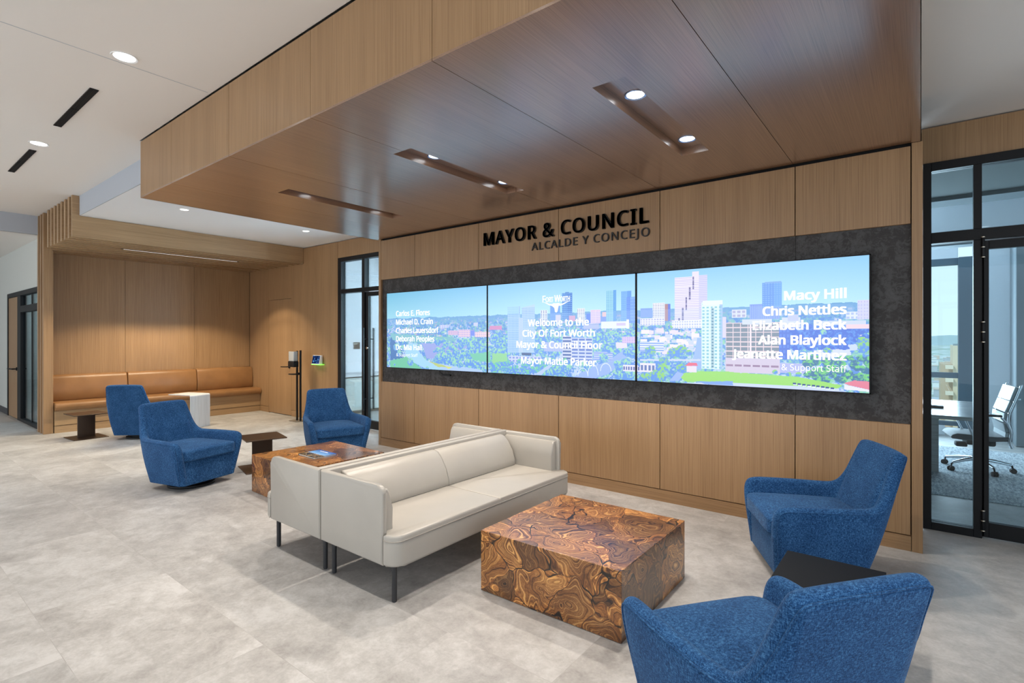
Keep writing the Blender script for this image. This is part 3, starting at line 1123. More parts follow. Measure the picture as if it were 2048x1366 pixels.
# ------------------------------------------------------------------ sofas
def make_sofa(label):
    """front faces +x, back plane at x=0, length along y, origin at the back centre on the floor"""
    t = thing('leather_sofa', label, 'sofa', (0, 0, 0), 0, 'back to back cream leather sofas')
    Lh = .892
    # back panel
    bm = prism(BM(), rrect(-Lh + .002, Lh - .002, .21, .645, .02, 4), .004, .05, 'x', .008, 3)
    obj('back_panel', bm, M['cream'], t, 40)
    for s in (-1, 1):
        bm = BM()
        y0, y1 = (Lh - .036, Lh) if s > 0 else (-Lh, -Lh + .036)
        prism(bm, rrect(.0, .592, .212, .642, .045, 8, (0, 0, 1, 0)), y0, y1, 'y', .012, 4)
        ar = obj('arm_panel', bm, M['cream'], t, 40)
        sb = BM()
        yo = s * (Lh - .008)
        for k in range(48):
            z = .25 + k * .0074
            box(sb, .5905, .5932, *sorted((s * (Lh - .020), s * (Lh - .012))), z, z + .0028)
        st = obj('stitching', sb, M['cream_dark'], ar)
        st['label'] = 'grey decorative stitching'
        bm = BM()
        a, c = s * (Lh - .034), s
        pr = [(a, .37), (a, .612), (a - s * .030, .612), (a - s * .048, .585), (a - s * .062, .50), (a - s * .066, .37)]
        prism(bm, pr, .06, .566, 'x', .012, 4)
        obj('arm_cushion', bm, M['cream'], t, 50)
    # back cushions, leaning
    for s in (-1, 1):
        pr = [(.045, .37), (.195, .37), (.215, .39), (.212, .43), (.185, .50), (.14, .575), (.10, .612), (.07, .622), (.045, .622)]
        y0, y1 = sorted((s * .0005, s * (Lh - .11)))
        obj('back_cushion', prism(BM(), pr, y0, y1, 'y', .010, 3), M['cream'], t, 60)
        # seat
        bm = BM()
        y0, y1 = sorted((s * .0, s * (Lh - .004)))
        sq = rrect(.10, .690, y0, y1, .07, 7, (0, 0, 1, 0) if s > 0 else (0, 1, 0, 0))
        pts = [(p[0], p[1]) for p in sq]
        # keep the arm panel clear behind the seat front
        def notch(pts):
            out = []
            for (x, y) in pts:
                if abs(y) > Lh - .05 and x < .60: continue
                out.append((x, y))
            return out
        core = [p for p in pts if not (abs(p[1]) > Lh - .05 and p[0] < .55)]
        if s > 0:
            outline = [(.10, 0), (.690, 0)] + [p for p in core if p[0] > .60 and p[1] > .5] + [(.600, Lh - .004), (.600, Lh - .046), (.10, Lh - .046)]
        else:
            outline = [(.10, -Lh + .046), (.600, -Lh + .046), (.600, -Lh + .004)] + [p for p in core if p[0] > .60 and p[1] < -.5] + [(.690, 0), (.10, 0)]
        prism(bm, outline, .215, .384, 'z', .014, 4)
        seat = obj('seat', bm, M['cream'], t, 60)
        pb = BM()
        edge = [p for p in outline if p[0] > .59]
        tube(pb, [(p[0] + .0005, p[1], .352) for p in edge], .0035, 6)
        obj('piping', pb, M['cream_dark'], seat, 180)
    # legs
    for (x, y) in ((.612, Lh - .07), (.612, -Lh + .07), (.042, Lh - .07), (.042, -Lh + .07)):
        bm = BM()
        tube(bm, [(x, y, .006), (x, y, .185), (x, y, .214)], [.0145, .0145, .0145], 14)
        cyl(bm, (x, y, .004), .011, .008, 12)
        sgn = -1 if x > .3 else 1
        prism(bm, [(x, .214), (x, .168), (x + sgn * .012, .166), (x + sgn * .10, .205), (x + sgn * .16, .214)], y - .008, y + .008, 'y')
        obj('leg', bm, M['legs'], t, 50)
    return t


s0 = make_sofa('cream leather sofa facing the foreground burl table')
s0.location = (-2.886, 2.682, 0)
s1 = copy_tree(s0)
s1.location = (-2.898, 2.682, 0)
s1.rotation_euler = (0, 0, PI)
s1['label'] = 'cream leather sofa facing away, its back against the nearer sofa'


# ------------------------------------------------------------------ small side tables
def metal_table(x, y, rot, label, colour, h=.352, sx=.44, sy=.41, cx=0.0):
    t = thing('metal_side_table', label, 'side table', (x, y, 0), rad(rot), 'low pedestal side tables')
    m = colour
    obj('table_top', box(BM(), -sx / 2, sx / 2, -sy / 2, sy / 2, h - .012, h, .002, 1), m, t)
    obj('base_plate', box(BM(), -sx / 2, sx / 2, -sy / 2, sy / 2, 0, .010, .002, 1), m, t)
    bm = prism(BM(), rrect(cx - .008, cx + .008, -.105, .105, .007, 4), .010, h - .012, 'z')
    obj('pedestal', bm, m, t, 40)
    return t


brown = plain('bronze_brown_metal', (.060, .034, .020), .38, .3)
black = plain('satin_black_metal', (.006, .0062, .008), .55, 0, **{'Specular_IOR_Level': .2})
metal_table(-9.525, 2.165, 3.0, 'low bronze metal side table in front of the tan bench at far left', brown)
metal_table(-5.755, 2.86, -14.0, 'low bronze metal side table between the two blue armchairs and far burl table', brown)
metal_table(-.335, 2.785, 0.0, 'black metal side table between the two right armchairs', black, .352, .415, .43)

ct = thing('white_laptop_table', 'white C shaped laptop table standing before the tan bench', 'side table', (-9.39, 3.47, 0), rad(20))
wm = wood('whitewashed_wood', 'z', (.80, .82, .85), (.62, .66, .71), rough=.3)
bm = BM()
prof = [(-.235, .53), (.205, .53)] + [(.205 + .03 * math.sin(a), .50 + .03 * math.cos(a)) for a in [i * PI / 12 for i in range(1, 6)]] + [(.235, .50), (.235, .02), (.235, 0), (-.10, 0), (-.10, .012), (.223, .012), (.223, .495)] + \
       [(.201 + .022 * math.sin(a), .496 + .022 * math.cos(a)) for a in [i * PI / 12 for i in range(5, 0, -1)]] + [(.201, .518), (-.235, .518)]
prism(bm, prof, -.18, .18, 'y')
obj('bent_top', bm, wm, ct, 30)

# magazine on the far burl table
mg = thing('magazine', 'magazine with a blue sky cover lying on the far burl table', 'magazine', (-4.455, 2.735, .3455), rad(-1))
obj('pages', box(BM(), -.138, .138, -.108, .108, .0025, .0125), plain('magazine_paper', (.75, .74, .72), .7), mg)
bm = BM()
box(bm, -.142, .142, -.112, .112, 0, .0025)
box(bm, -.142, .142, -.112, .112, .0125, .0150)
box(bm, -.142, -.139, -.112, .112, 0, .015)


def mk_cover():
    t = NT('magazine_cover_print')
    tcn = t.t.nodes.new('ShaderNodeTexCoord')
    s = t.t.nodes.new('ShaderNodeSeparateXYZ')
    t.l(tcn.outputs['Object'], s.inputs[0])
    n = t.noise(t.coords((1, 1, 1)), 38, 4, .7)
    town = t.ramp(n, [(.38, (.01, .014, .02)), (.5, (.05, .06, .05)), (.58, (.32, .20, .10)), (.68, (.75, .55, .28))], 'LINEAR')
    yy = t.math('MULTIPLY', t.math('ADD', s.outputs['Y'], .112), 4.46)
    sky = t.ramp(yy, [(.35, (.62, .50, .50)), (.5, (.22, .48, .85)), (1.0, (.03, .10, .42))])
    h = t.math('GREATER_THAN', t.math('ADD', yy, t.math('MULTIPLY', n, .12)), .48)
    t.l(t.mix(h, town, sky), t.b.inputs['Base Color'])
    t.set(Roughness=.18)
    return t.m


cov = obj('cover', bm, mk_cover(), mg)
bm = BM()
for k, (a, c) in enumerate(((-.08, -.045), (-.04, -.005), (0, .05))):
    box(bm, a, c, .070, .082, .0150, .0156)
tl = obj('title', bm, plain('magazine_title_white', (.9, .9, .9), .3), cov)

# ------------------------------------------------------------------ sanitizer stand, tablet
st = thing('sanitizer_stand', 'black hand sanitizer stand beside the oak door', 'dispenser stand', (-8.50, 4.85, 0))
obj('base_plate', prism(BM(), rrect(-.15, .15, -.11, .11, .05, 8), 0, .008, 'z', .002, 2), plain('grey_base_plate', (.30, .28, .25), .35, .6), st, 40)
for x in (-.035, .075):
    bm = BM()
    box(bm, x - .016, x + .016, -.012, .012, .008, 1.225 if x > 0 else 1.215, .002, 1)
    obj('upright', bm, M['dark'], st)
bm = BM()
box(bm, -.145, .045, -.11, -.012, .935, 1.035, .012, 3)
obj('dispenser_body', bm, M['dark'], st, 40)
bm = BM()
box(bm, -.14, .030, -.10, -.02, 1.035, 1.205, .012, 3)
o = obj('clear_bottle', bm, plain('clear_gel_bottle', (.62, .66, .68), .12, 0, Transmission_Weight=.35), st, 40)
o['label'] = 'clear gel bottle'
bm = BM()
prism(bm, rrect(-.11, .07, -.13, -.01, .03, 6), .805, .822, 'z', .003, 2)
box(bm, .02, .05, -.03, .0, .80, .84)
obj('drip_tray', bm, M['dark'], st, 40)

tb = thing('wall_tablet', 'small wall tablet with a green glowing edge on the oak wall', 'tablet', (-8.19, DY, .985))
bm = BM()
prism(bm, [(-.085, .0), (-.02, .0), (-.02, .155), (-.055, .155)], -.12, .12, 'x', .004, 2)
obj('case', bm, M['plastic_white'], tb, 40)
bm = BM()
b2 = bmesh.new()
q = [b2.verts.new(p) for p in ((-.112, -.0838, .012), (.112, -.0838, .012), (.112, -.0580, .148), (-.112, -.0580, .148))]
b2.faces.new(q)
merge(bm, b2)


def mk_tabscreen():
    t = NT('tablet_screen_glow')
    n = t.noise(t.coords(), 26, 3, .6)
    c = t.ramp(n, [(.45, (.004, .010, .045)), (.58, (.01, .06, .25)), (.70, (.25, .6, .9))])
    t.set(Base_Color=(0, 0, 0), Roughness=.1)
    t.l(c, t.b.inputs['Emission Color'])
    t.b.inputs['Emission Strength'].default_value = 1.0
    return t.m


obj('screen', bm, mk_tabscreen(), tb)
bm = BM()
box(bm, -.12, .15, -.09, -.004, -.010, .0, .003, 1)
o = obj('light_bar', bm, emit('green_status_glow', (.25, 1.0, .08), 1.6), tb)
o['label'] = 'green glowing light bar'
bm = BM()
box(bm, -.05, .05, -.022, 0, .01, .14)
obj('wall_bracket', bm, M['dark'], tb)


# ------------------------------------------------------------------ lettering
import os
FONT = None
try:
    fp = os.path.join(bpy.utils.system_resource('DATAFILES'), 'fonts', 'NotoSansHebrew-Regular.woff2')
    if os.path.exists(fp):
        FONT = bpy.data.fonts.load(fp)
except Exception:
    FONT = None


def text_bm(body, x0, x1, zb, cap, depth, bold=0.0, spacing=1.0, font=None):
    """upright lettering facing -y: fitted between x0 and x1, cap height `cap`, baseline zb, thickness depth (towards -y from 0)"""
    def mesh_of(s):
        cu = bpy.data.curves.new('txt', 'FONT')
        cu.body = s
        if font or FONT: cu.font = font or FONT
        cu.size = 1.0
        cu.space_character = spacing
        cu.resolution_u = 5
        cu.fill_mode = 'FRONT'
        ob = bpy.data.objects.new('txt', cu)
        COL.objects.link(ob)
        dg = bpy.context.evaluated_depsgraph_get()
        dg.update()
        me = bpy.data.meshes.new_from_object(ob.evaluated_get(dg))
        bpy.data.objects.remove(ob)
        bpy.data.curves.remove(cu)
        return me
    ref = mesh_of('H')
    zs = [v.co.y for v in ref.vertices]
    ch = max(zs) - min(zs)
    z0 = min(zs)
    bpy.data.meshes.remove(ref)
    me = mesh_of(body)
    xs = [v.co.x for v in me.vertices]
    a, c = min(xs), max(xs)
    bm = bmesh.new()
    bm.from_mesh(me)
    bpy.data.meshes.remove(me)
    sxx = (x1 - x0) / (c - a)
    szz = cap / ch
    for v in bm.verts:
        v.co = Vector((x0 + (v.co.x - a) * sxx, 0, zb + (v.co.y - z0) * szz))
    if bold > 0:
        src = bm
        bm = bmesh.new()
        d = bold * cap
        for (ox, oz) in ((0, 0), (-d, -d * .5), (d, -d * .5), (-d, d * .5), (d, d * .5)):
            c = src.copy()
            for v in c.verts: v.co += Vector((ox, 0, oz))
            merge(bm, c)
        src.free()
    if depth > 0:
        r = bmesh.ops.extrude_face_region(bm, geom=bm.faces[:])
        for v in [g for g in r['geom'] if isinstance(g, bmesh.types.BMVert)]:
            v.co.y -= depth
    return bm


def words(bm, cap):
    """split lettering into one bmesh per word (gaps wider than a letter space)"""
    seen, isl = set(), []
    for v in bm.verts:
        if v.index in seen: continue
        stack, comp = [v], []
        seen.add(v.index)
        while stack:
            q = stack.pop()
            comp.append(q)
            for e in q.link_edges:
                w = e.other_vert(q)
                if w.index not in seen:
                    seen.add(w.index)
                    stack.append(w)
        isl.append(comp)
    isl.sort(key=lambda c: min(v.co.x for v in c))
    groups, right = [], None
    for c in isl:
        a, b_ = min(v.co.x for v in c), max(v.co.x for v in c)
        if right is None or a - right > cap * .21: groups.append([])
        groups[-1].extend(c)
        right = b_ if right is None else max(right, b_)
    out = []
    for gq in groups:
        nb = bmesh.new()
        mp = {v: nb.verts.new(v.co) for v in gq}
        done = set()
        for v in gq:
            for fc in v.link_faces:
                if fc not in done:
                    done.add(fc)
                    nb.faces.new([mp[q] for q in fc.verts])
        out.append(nb)
    bm.free()
    return out


sg = thing('wall_sign', 'raised black lettering MAYOR & COUNCIL above the video wall', 'sign', (-2.9, WY, 2.36))


def letters(name, body, x0, x1, zb, cap, depth, mat, parent, bold, sp, off=(0, 0, 0)):
    bm = text_bm(body, x0 - off[0], x1 - off[0], zb - off[2], cap, depth, bold, sp)
    bm.verts.index_update()
    for w in words(bm, cap): obj(name, w, mat, parent)


letters('upper_line', 'MAYOR & COUNCIL', -3.868, -1.922, 2.478, .138, .022, M['text_black'], sg, .034, 1.12, (-2.9, 0, 2.36))
letters('lower_line', 'ALCALDE Y CONCEJO', -3.212, -1.912, 2.357, .078, .016, M['text_black'], sg, 0, 1.12, (-2.9, 0, 2.36))

# ------------------------------------------------------------------ video wall picture
SCX0, SCX1, SCZ0, SCZ1 = -5.541, -.280, 1.055, 2.028
SCY = 4.405
f_, a_ = 1045.4, rad(38.04)


def on_screen(u, v):
    """where a spot of the displayed photograph lies on the video wall (x, z)"""
    k = (u - 1024) / f_
    dx = -math.sin(a_) + math.cos(a_) * k
    dy = math.cos(a_) + math.sin(a_) * k
    t = SCY / dy
    return dx * t, 1.45 + (674.5 - v) / f_ * t


IW, IH = 1680, 312
img = np.zeros((IH, IW, 3))
PX = (SCX1 - SCX0) / IW
PZ = (SCZ1 - SCZ0) / IH
rng = np.random.default_rng(5)
gx, gz = np.meshgrid(np.arange(IW), np.arange(IH))
wx = SCX0 + (gx + .5) * PX
wz = SCZ0 + (gz + .5) * PZ


def lin(c):
    c = np.array(c, float) / 255
    return np.where(c <= .04045, c / 12.92, ((c + .055) / 1.055) ** 2.4)


def vnoise(scale, octv=4, seed=0):
    r = np.random.default_rng(seed)
    out = np.zeros((IH, IW))
    amp, tot = 1.0, 0
    s = scale
    for o in range(octv):
        nx, nz = int((SCX1 - SCX0) / s) + 3, int((SCZ1 - SCZ0) / s) + 3
        g = r.random((nz, nx))
        fx = (wx - SCX0) / s
        fz = (wz - SCZ0) / s
        ix, iz = fx.astype(int), fz.astype(int)
        tx, tz = fx - ix, fz - iz
        tx, tz = tx * tx * (3 - 2 * tx), tz * tz * (3 - 2 * tz)
        out += amp * ((g[iz, ix] * (1 - tx) + g[iz, ix + 1] * tx) * (1 - tz) + (g[iz + 1, ix] * (1 - tx) + g[iz + 1, ix + 1] * tx) * tz)
        tot += amp
        amp *= .55
        s /= 2.1
    return out / tot


# sky, hazier towards the horizon; greener on the left screen
u01 = (wx - SCX0) / (SCX1 - SCX0)
HZ = 1.695 + .0 * u01                                # horizon height on the wall
up = np.clip((wz - HZ) / (SCZ1 - HZ), 0, 1)[..., None]
skyL = lin((150, 206, 226)) * (1 - up) + lin((112, 182, 214)) * up
skyR = lin((176, 220, 246)) * (1 - up) + lin((140, 196, 240)) * up
m_ = np.clip(u01 * 2.2, 0, 1)[..., None]
img[:] = skyL * (1 - m_) + skyR * m_
# land
n1, n2, n3 = vnoise(.10, 4, 1), vnoise(.035, 4, 2), vnoise(.014, 3, 3)
dep = np.clip((HZ - wz) / (HZ - SCZ0), 0, 1)
land = wz < HZ + (n1 - .5) * .03
far = lin((98, 156, 206))
near_dark = lin((84, 138, 216))
near_lite = lin((140, 206, 170))
near_pale = lin((186, 204, 248))
tmix = np.clip((n2 * .6 + n3 * .4 - .44) * 7, 0, 1)[..., None]
pal = np.clip((n1 * .5 + n3 * .5 - .52) * 9, 0, 1)[..., None]
gnd = near_dark * (1 - tmix) + near_lite * tmix
gnd = gnd * (1 - pal) + near_pale * pal
hz = np.clip(dep * 3.2, 0, 1)[..., None]
gnd = far * (1 - hz) + gnd * hz
img = np.where(land[..., None], gnd, img)


def ix(x): return int(round((x - SCX0) / PX))
def iz(z): return int(round((z - SCZ0) / PZ))


def poly(pts, col, edge=0.0, mixv=1.0):
    P = [on_screen(*p) for p in pts]
    x = wx + (n3 - .5) * edge
    z = wz + (n2 - .5) * edge
    ins = np.zeros((IH, IW), bool)
    j = len(P) - 1
    for i in range(len(P)):
        xi, zi = P[i]
        xj, zj = P[j]
        c = ((zi > z) != (zj > z)) & (x < (xj - xi) * (z - zi) / (zj - zi + 1e-12) + xi)
        ins ^= c
        j = i
    c = lin(col)
    img[ins] = img[ins] * (1 - mixv) + c * mixv
    return ins


def bld(u0, v0, u1, v1, col, win=None, nx=0, nz=0, side=None, ws=.6, hs=.55, slope=0.0):
    """a building: left/right edge, top at the left edge and bottom, as seen in the displayed picture"""
    xa, za = on_screen(u0, v0)
    xb, _ = on_screen(u1, v0)
    _, zb = on_screen(u0, v1)
    i0, i1, k0, k1 = ix(xa), ix(xb), max(iz(zb), 0), iz(za)
    if i1 <= i0 or k1 <= k0: return
    c = lin(col)
    for i in range(max(i0, 0), min(i1, IW)):
        top = k1 + int(slope * (i - i0) / max(1, i1 - i0) / PZ)
        top = min(top, IH)
        shade = c
        if side and (i - i0) / (i1 - i0) > side[0]: shade = lin(side[1])
        img[k0:top, i] = shade
    if win is not None and nx and nz:
        w = lin(win)
        cw, chh = (i1 - i0) / nx, (k1 - k0) / nz
        for a in range(nx):
            for b_ in range(nz):
                xa_, xb_ = i0 + int((a + .5 - ws / 2) * cw), i0 + max(int((a + .5 + ws / 2) * cw), int((a + .5 - ws / 2) * cw) + 1)
                za_, zb_ = k0 + int((b_ + .5 - hs / 2) * chh), k0 + max(int((b_ + .5 + hs / 2) * chh), int((b_ + .5 - hs / 2) * chh) + 1)
                xa_, xb_ = max(xa_, 0), min(xb_, IW)
                if xb_ > xa_: img[za_:zb_, xa_:xb_] = w


def tree(x, z, r, seed=0, base=None, lit=None):
    i0, i1 = max(ix(x - r * 1.2), 0), min(ix(x + r * 1.2), IW)
    k0, k1 = max(iz(z - r), 0), min(iz(z + r), IH)
    if i1 <= i0 or k1 <= k0: return
    X, Z = wx[k0:k1, i0:i1], wz[k0:k1, i0:i1]
    q = ((X - x) / (1.15 * r)) ** 2 + ((Z - z) / (.95 * r)) ** 2
    nn = n3[k0:k1, i0:i1]
    n_b = n2[k0:k1, i0:i1]
    ins = q < .55 + .9 * (nn - .3)
    b0 = lin(base or (86, 142, 222))
    l0 = lin(lit or (150, 214, 176))
    h = np.clip((Z - z) / r * .9 + (X - x) / r * .35 + (nn - .5) * 4.5 + .25, 0, 1)[..., None]
    c = b0 * (1 - h) + l0 * h
    sub = img[k0:k1, i0:i1]
    sub[ins] = c[ins]


def L(cx, cy): return (770 + cx * 240 / 1366, 540 + cy * 240 / 1366)
def C(cx, cy): return (980 + cx * 310 / 1694, 540 + cy * 310 / 1694)
def Rr(cx, cy): return (1260 + cx * 600 / 1782, 440 + cy * 600 / 1782)


def Lb(a, b, c, d, *k, **w): bld(*L(a, b), *L(c, d), *k, **w)
def Cb(a, b, c, d, *k, **w): bld(*C(a, b), *C(c, d), *k, **w)
def Rb(a, b, c, d, *k, **w): bld(*Rr(a, b), *Rr(c, d), *k, **w)


# distant strip of small roofs and trees
for q in range(900):
    x = rng.uniform(SCX0, SCX1)
    z = rng.uniform(1.44, 1.66)
    w, h = rng.uniform(.01, .05), rng.uniform(.006, .02)
    k = rng.random()
    c = lin([(206, 200, 226), (176, 190, 232), (232, 220, 224), (120, 150, 220), (200, 160, 190)][int(k * 5)])
    fade = np.clip((1.70 - z) / .2, .25, 1)
    i0, i1, k0, k1 = max(ix(x), 0), min(ix(x + w), IW), iz(z), iz(z + h)
    img[k0:k1, i0:i1] = img[k0:k1, i0:i1] * (1 - fade * .8) + c * fade * .8
for q in range(700):
    x, z = rng.uniform(SCX0, SCX1), rng.uniform(1.36, 1.62)
    tree(x, z, rng.uniform(.01, .026), base=(76, 132, 206), lit=(116, 180, 190))
# left screen: meadows, brown field, river, lawns
poly([L(60, 720), L(560, 760), L(760, 760), L(820, 800), L(430, 830), L(60, 800)], (120, 182, 190), .02)
poly([L(420, 835), L(830, 830), L(960, 880), L(700, 950), L(560, 1010), L(470, 1010)], (150, 160, 220), .02)
Lb(720, 690, 830, 740, (226, 190, 206), (170, 150, 214), 5, 3)
Lb(835, 680, 970, 765, (232, 200, 208), (180, 160, 220), 7, 4)
Lb(970, 690, 1020, 750, (110, 130, 226))
Lb(1020, 705, 1195, 765, (236, 206, 208), (190, 166, 214), 8, 3)
Lb(620, 625, 720, 660, (210, 214, 236), (160, 170, 226), 4, 3)
Lb(1005, 600, 1055, 640, (196, 200, 236))
Lb(1190, 635, 1330, 680, (206, 130, 180))
for q in range(160):
    u, v = L(rng.uniform(560, 1190), rng.uniform(800, 1140))
    x, z = on_screen(u, v)
    tree(x, z, rng.uniform(.02, .045))
poly([L(960, 960), L(1200, 930), L(1200, 1060), L(1010, 1030)], (110, 194, 160), .03)
poly([L(490, 1050), L(740, 1090), L(1200, 1150), L(1200, 1175), L(640, 1160), L(560, 1100)], (168, 196, 236), .02)
poly([L(500, 1040), L(640, 1080), L(760, 1120), L(600, 1105)], (180, 196, 110), .02)
poly([L(680, 1095), L(770, 1110), L(720, 1130)], (206, 214, 110), .01)
poly([L(60, 1035), L(240, 985), L(330, 1060), L(420, 1130), L(60, 1115)], (104, 190, 150), .03)
poly([L(60, 770), L(120, 820), L(200, 930), L(210, 1000), L(60, 1030)], (60, 110, 170), .05)
poly([L(232, 880), L(285, 835), L(350, 835), L(385, 930), L(455, 1020), L(600, 1110), L(700, 1150), L(460, 1125), L(330, 1060), L(240, 970)], (158, 206, 240), .012)
for (a, b_, r) in ((290, 1050, .06), (480, 1120, .03), (130, 880, .06), (160, 950, .05), (110, 1080, .02), (850, 1080, .05), (930, 1060, .045), (1060, 1060, .03), (790, 1070, .035), (1140, 1135, .05), (600, 1010, .06), (670, 1000, .06), (720, 1010, .05)):
    x, z = on_screen(*L(a, b_))
    tree(x, z, r)
# middle screen
for q in range(190):
    u, v = C(rng.uniform(10, 1600), rng.uniform(640, 900))
    x, z = on_screen(u, v)
    tree(x, z, rng.uniform(.016, .036))
Cb(550, 440, 625, 600, (220, 226, 240), (90, 110, 170), 3, 9, ws=.5)
Cb(655, 380, 765, 555, (96, 146, 222), (130, 176, 238), 5, 10)
Cb(785, 250, 897, 545, (84, 136, 206), (112, 168, 232), 6, 14, side=(.5, (66, 116, 196)))
Cb(820, 238, 860, 262, (90, 140, 206))
Cb(950, 420, 1035, 580, (228, 232, 244), (92, 112, 168), 4, 10, ws=.45)
Cb(1050, 475, 1095, 580, (84, 126, 226))
Cb(1095, 435, 1205, 585, (224, 206, 226), (196, 178, 220), 6, 8)
Cb(1205, 505, 1270, 580, (120, 150, 230))
Cb(1225, 458, 1268, 510, (226, 190, 196))
Cb(1268, 222, 1376, 560, (150, 206, 226), (110, 170, 214), 5, 20, side=(.72, (84, 150, 226)))
Cb(1432, 228, 1540, 560, (122, 176, 236), (104, 158, 226), 6, 16, side=(.6, (96, 150, 226)))
Cb(1490, 295, 1600, 580, (94, 138, 226), (116, 160, 236), 6, 14)
Cb(860, 500, 930, 560, (204, 160, 196))
Cb(715, 488, 770, 560, (206, 204, 236))
Cb(1210, 565, 1490, 640, (226, 230, 248))
Cb(1020, 590, 1190, 650, (190, 200, 236), (150, 164, 214), 1, 4, ws=1.0)
Cb(1490, 540, 1515, 640, (236, 236, 250))
Cb(1380, 580, 1480, 610, (206, 190, 226))
for q in range(120):
    u, v = C(rng.uniform(10, 1600), rng.uniform(720, 960))
    x, z = on_screen(u, v)
    tree(x, z, rng.uniform(.02, .04))
poly([C(1290, 1000), C(1480, 850), C(1560, 850), C(1480, 980), C(1290, 1140), C(1150, 1190), C(900, 1175), C(1130, 1060)], (146, 174, 246), .012)
poly([C(1370, 790), C(1490, 790), C(1500, 860), C(1380, 860)], (222, 214, 240), .008)
Cb(1440, 730, 1590, 800, (214, 190, 226), (186, 164, 220), 6, 3)
# twin curved glass block and the banded office block
Cb(190, 400, 330, 905, (170, 202, 242), (124, 172, 232), 9, 26, ws=.62, hs=.62)
Cb(345, 408, 487, 905, (178, 206, 246), (128, 170, 232), 9, 26, ws=.62, hs=.62, slope=.03)
Cb(312, 520, 358, 905, (178, 200, 244))
Cb(190, 400, 312, 480, (166, 208, 240), (150, 196, 236), 8, 4)
Cb(590, 790, 800, 890, (170, 184, 236), (160, 176, 232), 8, 3)
Cb(790, 720, 890, 985, (204, 210, 244), (70, 96, 160), 1, 7, ws=.9, hs=.5)
Cb(890, 740, 1118, 1000, (196, 206, 242), (84, 112, 190), 3, 7, ws=.86, hs=.50)
Cb(200, 940, 560, 1010, (196, 204, 240), (120, 140, 214), 9, 2)
Cb(345, 905, 450, 935, (60, 84, 130))
Cb(1130, 895, 1340, 990, (184, 200, 246), (130, 154, 230), 1, 4, ws=1)
for q in range(150):
    u, v = C(rng.uniform(10, 860), rng.uniform(990, 1160))
    x, z = on_screen(u, v)
    tree(x, z, rng.uniform(.016, .034), lit=(112, 204, 150))
poly([C(480, 1150), C(640, 1040), C(690, 1040), C(560, 1150)], (176, 196, 246), .01)
poly([C(20, 920), C(180, 905), C(190, 1000), C(20, 1020)], (140, 206, 140), .04)
for (a, b_, r) in ((740, 1100, .07), (820, 1080, .055), (520, 870, .05), (1240, 960, .05), (1050, 1070, .04), (1410, 1060, .045), (1390, 1030, .04), (1500, 900, .05), (1560, 920, .05), (1300, 880, .03), (1410, 880, .025), (1480, 1010, .05),
                  (1420, 1180, .06), (1520, 1160, .065), (1580, 1190, .05), (640, 1130, .05)):
    x, z = on_screen(*C(a, b_))
    tree(x, z, r)
Cb(1450, 1040, 1640, 1110, (222, 218, 246), (80, 96, 160), 7, 1, ws=.6)


def arch(a, b_, wd, ht):
    x, z = on_screen(*C(a, b_))
    for s in np.linspace(0, PI, 90):
        i, k = ix(x + wd * math.cos(s)), iz(z + ht * math.sin(s))
        if 0 <= i < IW and 0 <= k < IH: img[k:k + 2, i:i + 2] = lin((214, 226, 255))


for p in ((1010, 1165, .055, .075), (1120, 1150, .055, .095), (1260, 1110, .055, .07)): arch(*p)
# right screen
for q in range(260):
    u, v = Rr(rng.uniform(55, 1420), rng.uniform(620, 860))
    x, z = on_screen(u, v)
    tree(x, z, rng.uniform(.014, .032))
for q in range(130):
    u, v = Rr(rng.uniform(900, 1420), rng.uniform(620, 760))
    x, z = on_screen(u, v)
    tree(x, z, rng.uniform(.02, .036), base=(56, 98, 206), lit=(84, 140, 226))
for q in range(90):
    u, v = Rr(rng.uniform(60, 420), rng.uniform(640, 780))
    x, z = on_screen(u, v)
    bld(u, v, u + rng.uniform(6, 16), v + rng.uniform(4, 9), [(226, 214, 226), (196, 206, 246), (236, 226, 232)][q % 3])
Rb(0, 455, 42, 600, (112, 156, 232), (130, 176, 240), 4, 8)
Rb(62, 525, 132, 580, (126, 160, 230))
Rb(135, 492, 205, 600, (226, 228, 240), (120, 130, 180), 7, 11, ws=.5)
Rb(205, 498, 240, 600, (170, 130, 140), side=(.5, (96, 120, 214)))
Rb(265, 340, 455, 605, (226, 222, 246), (196, 190, 232), 1, 26, ws=1.0, hs=.4)
Rb(368, 304, 408, 360, (222, 216, 246))
Rb(408, 325, 457, 590, (206, 206, 248), (186, 186, 238), 1, 24, ws=1.0, hs=.4)
for k in range(5):
    Rb(370 - k * 21, 335 + k * 62, 380 - k * 21, 410 + k * 62, (64, 64, 120), (200, 196, 236), 1, 8, ws=1.0, hs=.35)
Rb(248, 597, 425, 645, (236, 236, 250), (180, 190, 236), 12, 3)
Rb(60, 585, 205, 625, (230, 228, 246), (176, 180, 232), 9, 3)
Rb(605, 533, 690, 580, (214, 218, 240), (170, 166, 200), 3, 2)
Rb(710, 500, 890, 590, (124, 152, 236), (140, 168, 242), 14, 1, ws=.5, hs=.9)
Rb(785, 372, 900, 520, (104, 152, 226), (124, 172, 238), 7, 12, side=(.6, (110, 164, 236)))
Rb(800, 366, 898, 376, (130, 170, 226))
Rb(900, 580, 1010, 640, (206, 214, 248))
Rb(935, 560, 1000, 600, (190, 196, 240))
Rb(1280, 545, 1420, 590, (220, 226, 250), (170, 186, 240), 5, 2)
Rb(1350, 475, 1420, 590, (206, 206, 236), (190, 190, 228), 4, 6)
Rb(1100, 600, 1400, 625, (200, 210, 246))
Rb(1280, 620, 1420, 645, (236, 206, 214))
poly([Rr(360, 890), Rr(400, 700), Rr(425, 700), Rr(425, 890)], (150, 180, 244), .01)
